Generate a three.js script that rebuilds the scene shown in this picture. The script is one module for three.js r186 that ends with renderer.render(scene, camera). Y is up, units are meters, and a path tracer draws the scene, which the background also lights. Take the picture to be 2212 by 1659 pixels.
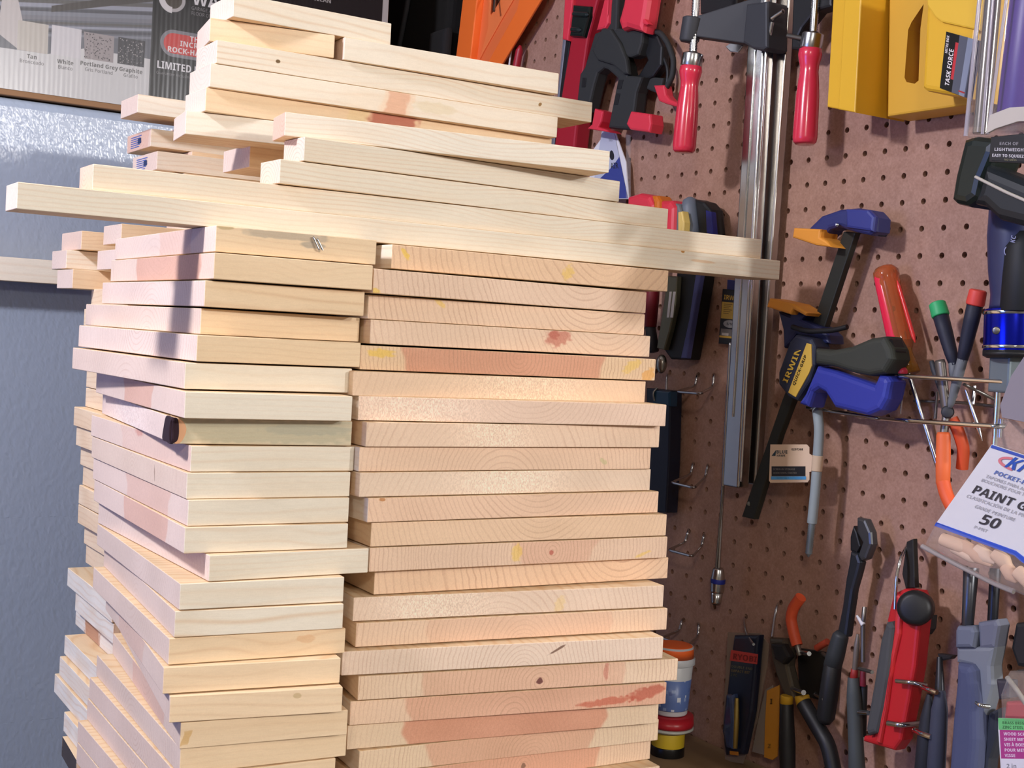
import * as THREE from 'three';
import { RoundedBoxGeometry } from 'three/addons/geometries/RoundedBoxGeometry.js';
import { mergeGeometries } from 'three/addons/utils/BufferGeometryUtils.js';
import { RectAreaLightUniformsLib } from 'three/addons/lights/RectAreaLightUniformsLib.js';

// ---------------------------------------------------------------- camera, light, exposure
const I = 0.0254, EYE = 57;                       // measured in inches from the eye; the floor lies 57 inches below it
const scene = new THREE.Scene();
scene.background = new THREE.Color(0x000000);
const renderer = new THREE.WebGLRenderer({ antialias: true });
renderer.toneMapping = THREE.LinearToneMapping;
renderer.toneMappingExposure = 1.0;
renderer.shadowMap.enabled = true;
RectAreaLightUniformsLib.init();

const FOCAL = 2859.09;
const AX = { r: [0.845297, 0.055145, 0.531443], d: [0.027452, -0.997828, 0.059875], f: [0.533591, -0.036023, -0.844975] };
const camera = new THREE.PerspectiveCamera(2 * Math.atan(829.5 / FOCAL) * 180 / Math.PI, 2212 / 1659, 0.05, 30);
{
  const r = new THREE.Vector3(...AX.r), d = new THREE.Vector3(...AX.d), f = new THREE.Vector3(...AX.f);
  camera.quaternion.setFromRotationMatrix(new THREE.Matrix4().makeBasis(r, d.clone().negate(), f.clone().negate()));
  camera.position.set(0, EYE * I, 0);
}
scene.add(camera);

const V = (x, y, z) => new THREE.Vector3(x, y, z);
const W = (x, y, z) => new THREE.Vector3(x * I, (y + EYE) * I, z * I);
const lamps = [
  // which, place in inches, colour, candela, radius of the bulb in inches
  ['left', [-18, 26, -36], 0xf4f2ff, 4.5, 1.1],
  ['key', [85, 29, 84], 0xfbf9fc, 13.5, 1.6],
  ['front', [33, 25, 60], 0xfffaf4, 5.0, 1.6],
  ['fill', [-45, 36, 55], 0xfff4ea, 4.2, 2.6],  // added lamp, out of view, put in to lift the dim pegboard
];
const windowLight = { at: [-88, -8, -36], w: 34, h: 30, color: 0x5f8cff, power: 8.0 };

// ---------------------------------------------------------------- helpers
const used = {};
function numbered(n) { const k = used[n] = (used[n] ?? -1) + 1; return k ? n + '_' + String(k).padStart(3, '0') : n; }
function mulberry(a) { return () => { a |= 0; a = a + 0x6D2B79F5 | 0; let t = Math.imul(a ^ a >>> 15, 1 | a); t = t + Math.imul(t ^ t >>> 7, 61 | t) ^ t; return ((t ^ t >>> 14) >>> 0) / 4294967296; }; }
const rnd = mulberry(7);
function tag(o, label, category, group) { o.userData.label = label; o.userData.category = category; if (group) o.userData.group = group; return o; }
function shade(o) { o.castShadow = true; o.receiveShadow = true; return o; }
function thing(name, label, category, at, group) {            // a Group at the thing's base; at in inches
  const o = new THREE.Group(); o.name = numbered(name); o.position.copy(W(at.x ?? at[0], at.y ?? at[1], at.z ?? at[2]));
  scene.add(o); return tag(o, label, category, group);
}
function part(name, geo, mat, root, parent = root, label) {   // geo in inches, eye at the origin
  const list = (Array.isArray(geo) ? geo : [geo]).map((g) => { const n = g.index ? g.toNonIndexed() : g; for (const k of Object.keys(n.attributes)) if (!['position', 'normal', 'uv'].includes(k)) n.deleteAttribute(k); return n; });
  const g = list.length > 1 ? mergeGeometries(list) : list[0];
  g.scale(I, I, I).translate(-root.position.x, EYE * I - root.position.y, -root.position.z);
  const m = shade(new THREE.Mesh(g, mat)); m.name = name; parent.add(m); if (label) m.userData.label = label; return m;
}
function struct(name, geo, mat) {
  const g = Array.isArray(geo) ? mergeGeometries(geo.map((x) => x.index ? x.toNonIndexed() : x)) : geo;
  g.computeBoundingBox(); const c = g.boundingBox.getCenter(V(0, 0, 0)); c.y = g.boundingBox.min.y;
  g.translate(-c.x, -c.y, -c.z); g.scale(I, I, I);
  const m = shade(new THREE.Mesh(g, mat)); m.name = name; m.position.copy(W(c.x, c.y, c.z)); m.userData.kind = 'structure'; scene.add(m); return m;
}
const box = (x0, x1, y0, y1, z0, z1) => new THREE.BoxGeometry(x1 - x0, y1 - y0, z1 - z0).translate((x0 + x1) / 2, (y0 + y1) / 2, (z0 + z1) / 2);
const rbox = (x0, x1, y0, y1, z0, z1, r = 0.05) => new RoundedBoxGeometry(x1 - x0, y1 - y0, z1 - z0, 2, r).translate((x0 + x1) / 2, (y0 + y1) / 2, (z0 + z1) / 2);

// where the line of sight through a point of the photograph meets the plane lying d inches in front of the pegboard
const PX = 38.375;
function sight(u, v) { const a = (u - 1106) / FOCAL, b = (v - 829.5) / FOCAL; return V(AX.r[0] * a + AX.d[0] * b + AX.f[0], AX.r[1] * a + AX.d[1] * b + AX.f[1], AX.r[2] * a + AX.d[2] * b + AX.f[2]); }
function P(u, v, d) { const r = sight(u, v); return r.multiplyScalar((PX - d) / r.x); }
// a plate parallel to the pegboard: its outline, its front d inches off the board, t thick, edges rounded by b
function plate(pts, d, t, { b = 0.04, holes = [], smooth = false, seg = 2 } = {}) {
  const flat = (list, sm) => {
    let q = list.map(([u, v]) => { const p = P(u, v, d); return new THREE.Vector2(p.z, p.y); });
    if (sm) q = new THREE.CatmullRomCurve3(q.map((p) => V(p.x, p.y, 0)), true, 'centripetal').getPoints(q.length * 5).slice(0, -1).map((p) => new THREE.Vector2(p.x, p.y));
    return q;
  };
  const s = new THREE.Shape(flat(pts, smooth));
  for (const h of holes) s.holes.push(new THREE.Path(flat(h, smooth)));
  const g = new THREE.ExtrudeGeometry(s, { depth: Math.max(t - 2 * b, 0.005), bevelEnabled: b > 0, bevelThickness: b, bevelSize: b, bevelOffset: -b, bevelSegments: seg, curveSegments: 8, steps: 1 });
  return g.translate(0, 0, b).rotateY(-Math.PI / 2).translate(PX - (d - t), 0, 0);
}
// a wire or tube through points [u, v, d]
function wire(pts, r, { soft = 0.15, seg = 8 } = {}) {
  const q = pts.map(([u, v, d]) => P(u, v, d)); return tube(q, r, soft, seg);
}
function tube(q, r, soft = 0.15, seg = 8) {
  const path = new THREE.CurvePath();
  let from = q[0];
  for (let i = 1; i < q.length - 1; i++) {
    const a = q[i].clone().lerp(from, Math.min(0.49, soft / Math.max(1e-3, q[i].distanceTo(from)))), b = q[i].clone().lerp(q[i + 1], Math.min(0.49, soft / Math.max(1e-3, q[i].distanceTo(q[i + 1]))));
    path.add(new THREE.LineCurve3(from, a)); path.add(new THREE.QuadraticBezierCurve3(a, q[i], b)); from = b;
  }
  path.add(new THREE.LineCurve3(from, q[q.length - 1]));
  const n = Math.max(2, (q.length - 1) * 7), g = new THREE.TubeGeometry(path, n, r, seg, false);
  return mergeGeometries([g.toNonIndexed(), cap(path.getPoint(0), path.getTangent(0).negate(), r, seg), cap(path.getPoint(1), path.getTangent(1), r, seg)]);
}
function cap(p, n, r, seg) { const g = new THREE.CircleGeometry(r, seg); g.applyQuaternion(new THREE.Quaternion().setFromUnitVectors(V(0, 0, 1), n.normalize())); return g.translate(p.x, p.y, p.z).toNonIndexed(); }
// a turned piece between two places; profile = [share of the length, radius]; squash flattens it towards the board
function turned(p0, p1, profile, seg = 20, squash = 1) {
  const a = p1.clone().sub(p0), L = a.length();
  const g = new THREE.LatheGeometry([[0, 0], ...profile.map(([t, r]) => [r, t * L]), [0, profile[profile.length - 1][0] * L]].map((q, i) => new THREE.Vector2(q[0], i === 0 ? profile[0][0] * L : q[1])), seg);
  if (squash !== 1) g.scale(squash, 1, 1);
  g.applyQuaternion(new THREE.Quaternion().setFromUnitVectors(V(0, 1, 0), a.normalize()));
  return g.translate(p0.x, p0.y, p0.z);
}
const rod = (p0, p1, r, seg = 12) => turned(p0, p1, [[0, r * 0.9], [0.01, r], [0.99, r], [1, r * 0.9]], seg);
// flat print: a quad given by its corners (top left, top right, bottom right, bottom left) as seen, d inches off the board
function print(c, d) { const q = c.map(([u, v, e]) => P(u, v, e ?? d)); return quad(q); }
function quad(q, n = 6) {
  const pos = [], uv = [], put = (i, j) => { const s = i / n, t = j / n, a = q[0].clone().lerp(q[1], s), b = q[3].clone().lerp(q[2], s); a.lerp(b, t); pos.push(a.x, a.y, a.z); uv.push(s, 1 - t); };
  for (let i = 0; i < n; i++) for (let j = 0; j < n; j++) { put(i, j); put(i, j + 1); put(i + 1, j + 1); put(i, j); put(i + 1, j + 1); put(i + 1, j); }
  const g = new THREE.BufferGeometry(); g.setAttribute('position', new THREE.Float32BufferAttribute(pos, 3)); g.setAttribute('uv', new THREE.Float32BufferAttribute(uv, 2)); g.computeVertexNormals(); return g;
}
function paint(w, h, draw) { const c = document.createElement('canvas'); c.width = w; c.height = h; const x = c.getContext('2d'); draw(x, w, h); const t = new THREE.CanvasTexture(c); t.colorSpace = THREE.SRGBColorSpace; t.magFilter = THREE.LinearFilter; return t; }
const std = (color, roughness = 0.5, metalness = 0, more = {}) => new THREE.MeshPhysicalMaterial({ color, roughness, metalness, ...more });

// smooth value noise
function hash(x, y, s) { let h = Math.imul(x, 374761393) + Math.imul(y, 668265263) + Math.imul(s, 974634211) | 0; h = Math.imul(h ^ h >>> 13, 1274126177); return ((h ^ h >>> 16) >>> 0) / 4294967295; }
function noise(x, y, s) { const i = Math.floor(x), j = Math.floor(y), f = x - i, g = y - j, a = f * f * (3 - 2 * f), b = g * g * (3 - 2 * g); const p = hash(i, j, s), q = hash(i + 1, j, s), r = hash(i, j + 1, s), t = hash(i + 1, j + 1, s); return (p + (q - p) * a + (r - p) * b + (p - q - r + t) * a * b) * 2 - 1; }
const step = (a, b, x) => { const t = Math.min(1, Math.max(0, (x - a) / (b - a))); return t * t * (3 - 2 * t); };
function dataTexture(w, h, fill, srgb = true) { const d = new Uint8Array(w * h * 4); fill(d); const t = new THREE.DataTexture(d, w, h); if (srgb) t.colorSpace = THREE.SRGBColorSpace; t.magFilter = THREE.LinearFilter; t.minFilter = THREE.LinearFilter; t.wrapS = t.wrapT = THREE.RepeatWrapping; t.needsUpdate = true; return t; }

// ---------------------------------------------------------------- wood
const EARLY_END = [238, 210, 184], LATE_END = [186, 138, 108], HEART = [218, 152, 122];
// end grain of one board, 11.25 x 0.75 inches, in a strip of the texture: rings about (cx, cy), s apart
function endStrip(d, size, row, H, o, seed) {
  const L = 11.25, T = 0.75, s = o.s ?? 0.16, tone = o.tone ?? [0, 0, 0];
  for (let j = 0; j < H; j++) for (let i = 0; i < size; i++) {
    const x = (i + 0.5) / size * L, y = ((j + 0.5) / H - 0.5) * T;
    const wx = x + 0.10 * noise(x * 0.9, y * 0.9, seed) + 0.025 * noise(x * 5, y * 5, seed + 1), wy = y + 0.10 * noise(x * 0.7, y * 0.9, seed + 2);
    const dx = wx - o.cx, dy = (wy - o.cy) * (o.flat ?? 1), r = Math.hypot(dx, dy);
    const ph = r / s + 0.9 * noise(r * 1.3, 0.5, seed + 3), t = ph - Math.floor(ph);
    let late = step(0.62, 0.9, t) * (1 - step(0.95, 1, t)) * (o.c ?? 0.5) * (0.7 + 0.3 * noise(r * 2.1, 3.5, seed + 4));
    late *= 0.75 + 0.35 * noise(x * 1.2, y * 2, seed + 5);
    const rough = o.rough ? step(0.1, 0.9, 1 - Math.abs(x - o.rough[0]) / o.rough[1]) : 0;
    late *= 1 - 0.8 * rough;
    let c0 = EARLY_END[0] + tone[0], c1 = EARLY_END[1] + tone[1], c2 = EARLY_END[2] + tone[2];
    const put = (k, q) => { c0 += (q[0] - c0) * k; c1 += (q[1] - c1) * k; c2 += (q[2] - c2) * k; };
    if (o.heart) { const e = 0.12 * noise(y * 3, 1, seed + 6) + (o.bend ?? 0.3) * y; put(step(o.heart[0] - 0.08, o.heart[0] + 0.08, x + e) * (1 - step(o.heart[1] - 0.08, o.heart[1] + 0.08, x - e)) * o.heart[2], HEART); }
    put(late, LATE_END);
    for (const m of o.marks ?? []) {
      const ca = Math.cos(m[5] ?? 0), sa = Math.sin(m[5] ?? 0), ex = (x - m[0]) * ca + (y - m[1]) * sa, ey = -(x - m[0]) * sa + (y - m[1]) * ca;
      const q = Math.hypot(ex / m[2], ey / m[3]) + 0.25 * noise(x * 9, y * 14, seed + 9);
      put((1 - step(0.6, 1.05, q)) * (m[6] ?? 0.7), m[4]);
    }
    const fuzz = noise(x * 38, y * 26, seed + 7) * (4 + 20 * rough) + 4 * noise(x * 60 + y * 30, y * 60, seed + 8) + 14 * rough + 5 * noise(x * 0.6, y * 1.5, seed + 10);
    const k = ((row * H + j) * size + i) * 4; d[k] = c0 + fuzz; d[k + 1] = c1 + fuzz; d[k + 2] = c2 + fuzz; d[k + 3] = 255;
    for (let q = 0; q < 3; q++) { const val = [c0, c1, c2][q] + fuzz; d[k + q] = val < 0 ? 0 : val > 255 ? 255 : val; }
  }
}
const YEL = [246, 206, 92], RED = [196, 110, 92], DARK = [120, 88, 70], GRN = [196, 190, 130], BLUE = [150, 145, 135];
const B_ENDS = [
  { cx: 8.3, cy: 1.7, s: 0.24, c: 0.42, tone: [4, -4, -14], marks: [[0.5, 0.12, 0.28, 0.1, YEL, -0.8, 0.8], [6.8, 0, 0.35, 0.22, YEL, 0.6, 0.5]] },
  { cx: 8.4, cy: 1.5, s: 0.2, c: 0.42, tone: [2, 0, 0], marks: [[0.1, -0.3, 0.25, 0.1, YEL, 0, 0.7]] },
  { cx: 8.8, cy: 1.7, s: 0.2, c: 0.42, tone: [4, 0, -4], marks: [[2.6, 0.25, 0.3, 0.1, YEL, -0.6, 0.5]] },
  { cx: 9.2, cy: 1.5, s: 0.19, c: 0.4, tone: [4, 2, 0], marks: [[7.15, 0.12, 0.62, 0.3, RED, 0.2, 0.6], [7.0, 0.2, 0.25, 0.15, RED, 0, 0.7]] },
  { cx: 5.7, cy: 0.22, s: 0.125, c: 0.62, heart: [1.5, 8.95, 0.75], tone: [2, -2, -14], marks: [[0.75, 0.15, 0.5, 0.14, YEL, 0, 0.7], [10.2, 0.1, 0.5, 0.2, YEL, 0.5, 0.5], [10.9, -0.2, 0.35, 0.25, [240, 170, 80], 0.6, 0.6]] },
  { cx: 6, cy: -1.8, s: 0.2, c: 0.16, tone: [6, 2, -4], rough: [6.2, 4] },
  { cx: 5.8, cy: 1.5, s: 0.17, c: 0.24, tone: [2, 0, 2], rough: [1.8, 4] },
  { cx: 4.2, cy: -1.6, s: 0.22, c: 0.3, tone: [4, 2, 0], rough: [4.6, 2.4] },
  { cx: 5.3, cy: -0.95, s: 0.16, c: 0.38, tone: [4, -2, -6], marks: [[9.2, -0.1, 0.2, 0.1, GRN, -0.6, 0.5]] },
  { cx: 6.2, cy: -2.2, s: 0.2, c: 0.2, tone: [2, 4, 4], rough: [5.4, 3.6] },
  { cx: 6.1, cy: 1.8, s: 0.17, c: 0.38, tone: [4, -4, -8], marks: [[0.5, 0.3, 0.12, 0.06, [190, 120, 60], 0, 0.7]] },
  { cx: 6.3, cy: 1.6, s: 0.17, c: 0.3, tone: [2, -4, -12] },
  { cx: 6.5, cy: 0.02, s: 0.13, c: 0.55, heart: [5.2, 8.2, 0.3], tone: [0, -4, -6], marks: [[5.2, 0.05, 0.22, 0.3, YEL, 0, 0.55], [6.5, 0.0, 0.09, 0.1, RED, 0, 0.9], [10.2, -0.2, 0.4, 0.06, YEL, 0.3, 0.5]] },
  { cx: 9.4, cy: 1.6, s: 0.26, c: 0.5, tone: [6, -2, -10] },
  { cx: 5.0, cy: -1.3, s: 0.21, c: 0.34, tone: [2, 4, 6], rough: [2.8, 3.2], marks: [[7.2, -0.1, 0.2, 0.3, YEL, -0.5, 0.25]] },
  { cx: 5.8, cy: -0.55, s: 0.15, c: 0.36, heart: [2.4, 9, 0.18], tone: [2, -2, -6] },
  { cx: 6.1, cy: -0.48, s: 0.14, c: 0.4, tone: [0, 4, 8], marks: [[7.25, 0.1, 0.36, 0.045, DARK, 0.45, 0.85]] },
  { cx: 6.1, cy: -0.1, s: 0.14, c: 0.55, heart: [2.1, 9.2, 0.36], tone: [0, 0, -4], marks: [[6.1, -0.1, 0.13, 0.1, [110, 62, 56], 0, 0.9], [8.5, 0.1, 0.1, 0.4, RED, 0, 0.5]] },
  { cx: 5.5, cy: -0.4, s: 0.15, c: 0.45, heart: [1.9, 11.4, 0.5], tone: [2, -2, -6], marks: [[9, -0.15, 1.3, 0.14, [198, 100, 74], 0.06, 0.7], [10.4, 0.05, 0.8, 0.22, [190, 92, 70], 0.2, 0.7]] },
  { cx: 5.6, cy: -0.7, s: 0.16, c: 0.2, heart: [1.9, 9.1, 0.85], tone: [-4, -2, -8] },
  { cx: 6.2, cy: -0.35, s: 0.13, c: 0.42, heart: [2.4, 8.5, 0.5], tone: [-2, 0, -6] },
  { cx: 6.0, cy: -0.02, s: 0.12, c: 0.5, heart: [1.8, 9, 0.65], tone: [0, -2, -6], marks: [[6, 0, 0.1, 0.12, DARK, 0, 0.7]] },
  { cx: 6.0, cy: -0.6, s: 0.14, c: 0.4, heart: [3, 8, 0.5], tone: [0, 0, -4] },
];
const endB = dataTexture(2048, 23 * 84, (d) => B_ENDS.forEach((o, i) => endStrip(d, 2048, i, 84, o, 11 + i * 31)));
// the left ends, seen receding: 0 is the far edge, 11.25 the near one
const G0 = [-8, 0, 14];
const A_ENDS = [
  { cx: 5, cy: -2, s: 0.2, c: 0.2, tone: [-6, 2, 18], heart: [5.6, 9, 0.22] }, { cx: 6, cy: 1.5, s: 0.2, c: 0.15, tone: [-10, -4, 4], heart: [3.4, 10, 0.55] },
  { cx: 6, cy: -1.2, s: 0.16, c: 0.3, tone: [-4, 6, 24] }, { cx: 6.6, cy: -0.8, s: 0.16, c: 0.34, tone: [-16, -8, 4] },
  { cx: 6.2, cy: 0.9, s: 0.16, c: 0.34, tone: [-6, 6, 24] }, { cx: 6, cy: -1.5, s: 0.2, c: 0.2, tone: [-16, -8, 4] },
  { cx: 5.2, cy: 0.2, s: 0.13, c: 0.25, tone: G0, heart: [4.2, 7.7, 0.45] }, { cx: 6, cy: -2, s: 0.2, c: 0.1, tone: [-4, 6, 26], rough: [5, 6] },
  { cx: 5, cy: -0.8, s: 0.15, c: 0.2, tone: G0, heart: [4, 12, 0.16], marks: [[6, 0.3, 0.5, 0.15, RED, 0, 0.4]] }, { cx: 5.5, cy: -0.25, s: 0.12, c: 0.4, tone: [-18, -8, -4], marks: [[8, 0, 0.05, 0.3, DARK, 0.2, 0.5]] },
  { cx: 6, cy: 0.1, s: 0.14, c: 0.16, tone: G0, heart: [4.6, 9.4, 0.28] }, { cx: 5.8, cy: 0.1, s: 0.14, c: 0.16, tone: G0, heart: [4.4, 9.4, 0.42] },
  { cx: 6, cy: -2, s: 0.2, c: 0.16, tone: [-6, 4, 18] }, { cx: 6, cy: 1, s: 0.2, c: 0.16, tone: [-26, -14, 0] }, { cx: 6, cy: -1, s: 0.18, c: 0.2, tone: [-26, -16, -4] },  // lower ends toned darker: weaker light low down painted into the wood
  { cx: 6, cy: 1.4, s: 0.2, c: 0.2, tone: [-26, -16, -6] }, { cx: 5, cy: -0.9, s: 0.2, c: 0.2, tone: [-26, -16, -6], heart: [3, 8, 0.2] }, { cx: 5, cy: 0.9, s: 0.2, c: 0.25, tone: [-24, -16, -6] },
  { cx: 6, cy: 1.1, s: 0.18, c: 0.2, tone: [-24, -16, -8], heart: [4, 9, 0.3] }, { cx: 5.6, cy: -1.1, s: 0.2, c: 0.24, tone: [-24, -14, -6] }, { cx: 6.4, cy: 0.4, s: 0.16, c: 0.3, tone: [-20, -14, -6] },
  // small strips sawn into narrow ends (rows 21 to 23)
  { cx: 3, cy: -0.5, s: 0.13, c: 0.42, tone: [-4, 6, 24] }, { cx: 7, cy: 0.9, s: 0.16, c: 0.25, tone: [-10, 0, 14] }, { cx: 4, cy: 0.3, s: 0.12, c: 0.4, tone: [-8, -6, 4], heart: [2, 5, 0.3] },
];
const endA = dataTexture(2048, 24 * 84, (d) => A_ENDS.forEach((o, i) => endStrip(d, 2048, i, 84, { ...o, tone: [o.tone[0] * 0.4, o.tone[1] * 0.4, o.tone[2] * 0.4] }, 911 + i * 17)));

// long edges: rows of 56 texels; o.L inches long, o.at = [row, cell, cells in the row]
const LIGHT = [240, 230, 210], WARM = [243, 216, 178];
function edgeCell(d, size, o, seed) {
  const H = 56, [row, cell, n] = o.at, w = Math.floor(size / n), T = 0.75;
  for (let j = 0; j < H; j++) for (let i = 0; i < w; i++) {
    const x = (i + 0.5) / w * o.L, y = (j + 0.5) / H * T;
    let q = y + 0.07 * noise(x * 0.3, 0.5, seed) + 0.16 * noise(x * 0.11, 2.5, seed + 1);
    for (const s of o.swirl ?? []) { const e = Math.exp(-(((x - s[0]) / s[1]) ** 2)); q += s[2] * e * (1 - 0.6 * Math.abs(y - 0.4)); }
    const ph = q * (o.f ?? 6) + 0.35 * noise(x * 0.5, y * 2.2, seed + 2), v = Math.pow(0.5 + 0.5 * Math.sin(6.2832 * ph), 5) * (o.k ?? 0.2) * (0.6 + 0.5 * noise(x * 0.25, y * 3, seed + 3));
    const base = o.base ?? LIGHT; let c0 = base[0], c1 = base[1], c2 = base[2];
    const put = (k, t) => { c0 += (t[0] - c0) * k; c1 += (t[1] - c1) * k; c2 += (t[2] - c2) * k; };
    put(v, [206, 158, 112]);
    put(Math.max(0, noise(x * 0.35, y * 2.4, seed + 4)) * (o.blotch ?? 0.12), [228, 186, 140]);
    for (const m of o.marks ?? []) {                              // x, y, half length, half height, colour, lean, strength
      const ex = x - m[0] - (m[5] ?? 0) * (y - m[1]), ey = y - m[1], e = Math.max(Math.abs(ex) / m[2], Math.abs(ey) / m[3]), r = m[7] ? Math.hypot(ex / m[2], ey / m[3]) : e;
      put((1 - step(0.75, 1.05, r + 0.16 * noise(x * 6, y * 10, seed + 6))) * (m[6] ?? 0.8), m[4]);
    }
    const fz = 3 * noise(x * 5, y * 60, seed + 5) + 2.5 * noise(x * 40, y * 60, seed + 7) + 4 * noise(x * 0.5, y * 1.5, seed + 8);
    const at = ((row * H + j) * size + cell * w + i) * 4;
    for (let t = 0; t < 3; t++) { const val = [c0, c1, c2][t] + fz; d[at + t] = val < 0 ? 0 : val > 255 ? 255 : val; } d[at + 3] = 255;
  }
}
const KN = [110, 84, 50], PINK = [214, 150, 118];
const EDGE = {
  C: [
    { f: 4, k: 0.26, swirl: [[5, 3, 0.2]] }, { f: 4, k: 0.2, base: WARM, blotch: 0.35 }, { f: 3, k: 0.12 },
    { f: 6, k: 0.32, swirl: [[7.5, 2.4, -0.28]], marks: [[2.1, 0.38, 0.09, 0.06, KN, 0, 0.95, 1], [12.1, 0.36, 0.07, 0.07, [150, 112, 60], 0.4, 0.9, 1]] },
    { f: 3, k: 0.14, marks: [[6.55, 0.38, 0.42, 0.5, PINK, 0.3, 0.85], [6.55, 0.38, 0.62, 0.5, [240, 208, 176], 0.35, 0.5], [8, 0.4, 0.9, 0.2, [214, 196, 150], 0, 0.3, 1]] },
    { f: 4, k: 0.2, base: WARM, marks: [[6.6, 0.5, 1.0, 0.5, [186, 106, 84], 0.3, 0.85], [5.3, 0.5, 0.4, 0.5, [232, 208, 150], 0.4, 0.4]] },
    { f: 4, k: 0.14 }, { f: 7, k: 0.34, swirl: [[7, 2.2, 0.32], [3, 2, -0.1]] }, { f: 9, k: 0.26, swirl: [[9, 3.2, -0.2]] }, { f: 7, k: 0.26, swirl: [[9.5, 2.6, -0.4]] },
    { f: 8, k: 0.26, swirl: [[15.5, 2, 0.34], [13, 1.6, 0.1]] }, { f: 7, k: 0.2, marks: [[23.6, 0.7, 0.09, 0.05, [190, 130, 60], 0, 0.9, 1], [24.6, 0.42, 0.6, 0.06, [226, 178, 130], -2, 0.5, 1]] },
  ],
  A: [
    { base: WARM, k: 0.16, marks: [[2.2, 0.62, 1.4, 0.12, BLUE, 0, 0.4], [3.0, 0.42, 0.5, 0.1, BLUE, 0, 0.5, 1], [0.3, 0.7, 0.25, 0.08, [170, 150, 100], 0, 0.5, 1]] },
    { base: WARM, k: 0.16, swirl: [[3, 1, 0.3]] }, { base: WARM, k: 0.3, f: 3 }, { base: WARM, k: 0.2, f: 5 }, { base: WARM, k: 0.22, f: 6 },
    { k: 0.1, f: 3 }, { k: 0.1 }, { base: [222, 208, 176], k: 0.2, blotch: 0, marks: [[2.6, 0.38, 2.6, 0.34, [186, 180, 150], 0, 0.55], [3.8, 0.45, 1.4, 0.16, [168, 168, 150], 0, 0.4, 1]] },
    { k: 0.16, f: 4 }, { k: 0.1 }, { k: 0.14, f: 3 }, { k: 0.24, f: 3, swirl: [[4.4, 1.2, 0.3]] }, { k: 0.12 }, { k: 0.2, f: 3 }, { k: 0.36, f: 2.4 },
    { base: WARM, k: 0.26, f: 3, swirl: [[3, 1.2, 0.4]], marks: [[3.9, 0.5, 0.3, 0.12, [226, 178, 130], 0, 0.5, 1]] }, { base: WARM, k: 0.2, f: 3 }, { base: WARM, k: 0.2, f: 4, marks: [[3.7, 0.56, 0.14, 0.09, [196, 168, 120], 0, 0.6, 1]] },
    { base: WARM, k: 0.14, f: 3, marks: [[0.2, 0.3, 0.12, 0.2, [214, 168, 100], 0.3, 0.6]] }, { base: WARM, k: 0.1 }, { base: WARM, k: 0.14 },
  ],
};
const CELLS = {}; let rowAt = 0;
EDGE.C.forEach((o, i) => { o.at = [rowAt++, 0, 1]; CELLS['C' + (i + 1)] = o; });
EDGE.A.forEach((o, i) => { o.at = [rowAt + Math.floor(i / 3), i % 3, 3]; o.L = 5.1; CELLS['A' + (i + 1)] = o; });
rowAt += 7;
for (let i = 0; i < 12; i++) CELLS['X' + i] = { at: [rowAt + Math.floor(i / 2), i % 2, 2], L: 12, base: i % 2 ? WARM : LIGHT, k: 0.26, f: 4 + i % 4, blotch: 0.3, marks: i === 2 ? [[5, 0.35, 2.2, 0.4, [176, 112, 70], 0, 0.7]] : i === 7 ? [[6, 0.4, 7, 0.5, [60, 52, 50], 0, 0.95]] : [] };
rowAt += 6;
const EDGE_H = rowAt * 56;
const edgeTex = dataTexture(2048, EDGE_H, (d) => {
  const CL = [5.62, 4.11, 8.37, 14.43, 13.05, 13.15, 3.6, 11.5, 12.52, 15.61, 25.63, 28.57];
  EDGE.C.forEach((o, i) => { o.L = CL[i]; });
  let s = 3001; for (const k in CELLS) edgeCell(d, 2048, CELLS[k], s += 13);
});
const faceTex = dataTexture(1024, 1024, (d) => {                  // 12 inches of flat-sawn face, grain along u
  for (let j = 0; j < 1024; j++) for (let i = 0; i < 1024; i++) {
    const x = i / 1024 * 12, y = j / 1024 * 12, q = y + 0.5 * noise(x * 0.25, y * 0.5, 71) + 0.2 * noise(x * 0.5, y, 72), ph = q * 2.2 + 0.5 * noise(x * 0.3, y, 73);
    const v = Math.pow(0.5 + 0.5 * Math.sin(6.2832 * ph), 4) * 0.28, fz = 3 * noise(x * 3, y * 50, 74) + 5 * noise(x * 0.6, y * 0.9, 75), k = (j * 1024 + i) * 4;
    d[k] = 232 - 30 * v + fz; d[k + 1] = 206 - 60 * v + fz; d[k + 2] = 168 - 80 * v + fz; d[k + 3] = 255;
  }
});
const wood = (map) => new THREE.MeshStandardMaterial({ map, roughness: 0.72 });
const MW = { endB: wood(endB), endA: wood(endA), edge: wood(edgeTex), face: wood(faceTex) };
const strip = (kind, row, a, b) => kind === 'edge' ? (() => { const [r, c, n] = row.at; return [(c + 0.004 + a * 0.992) / n, (r * 56 + 1.5 + b * 53) / EDGE_H]; })() : [0.002 + a * 0.996, (row * 84 + 2 + b * 80) / (kind === 'endB' ? 23 * 84 : 24 * 84)];
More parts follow.
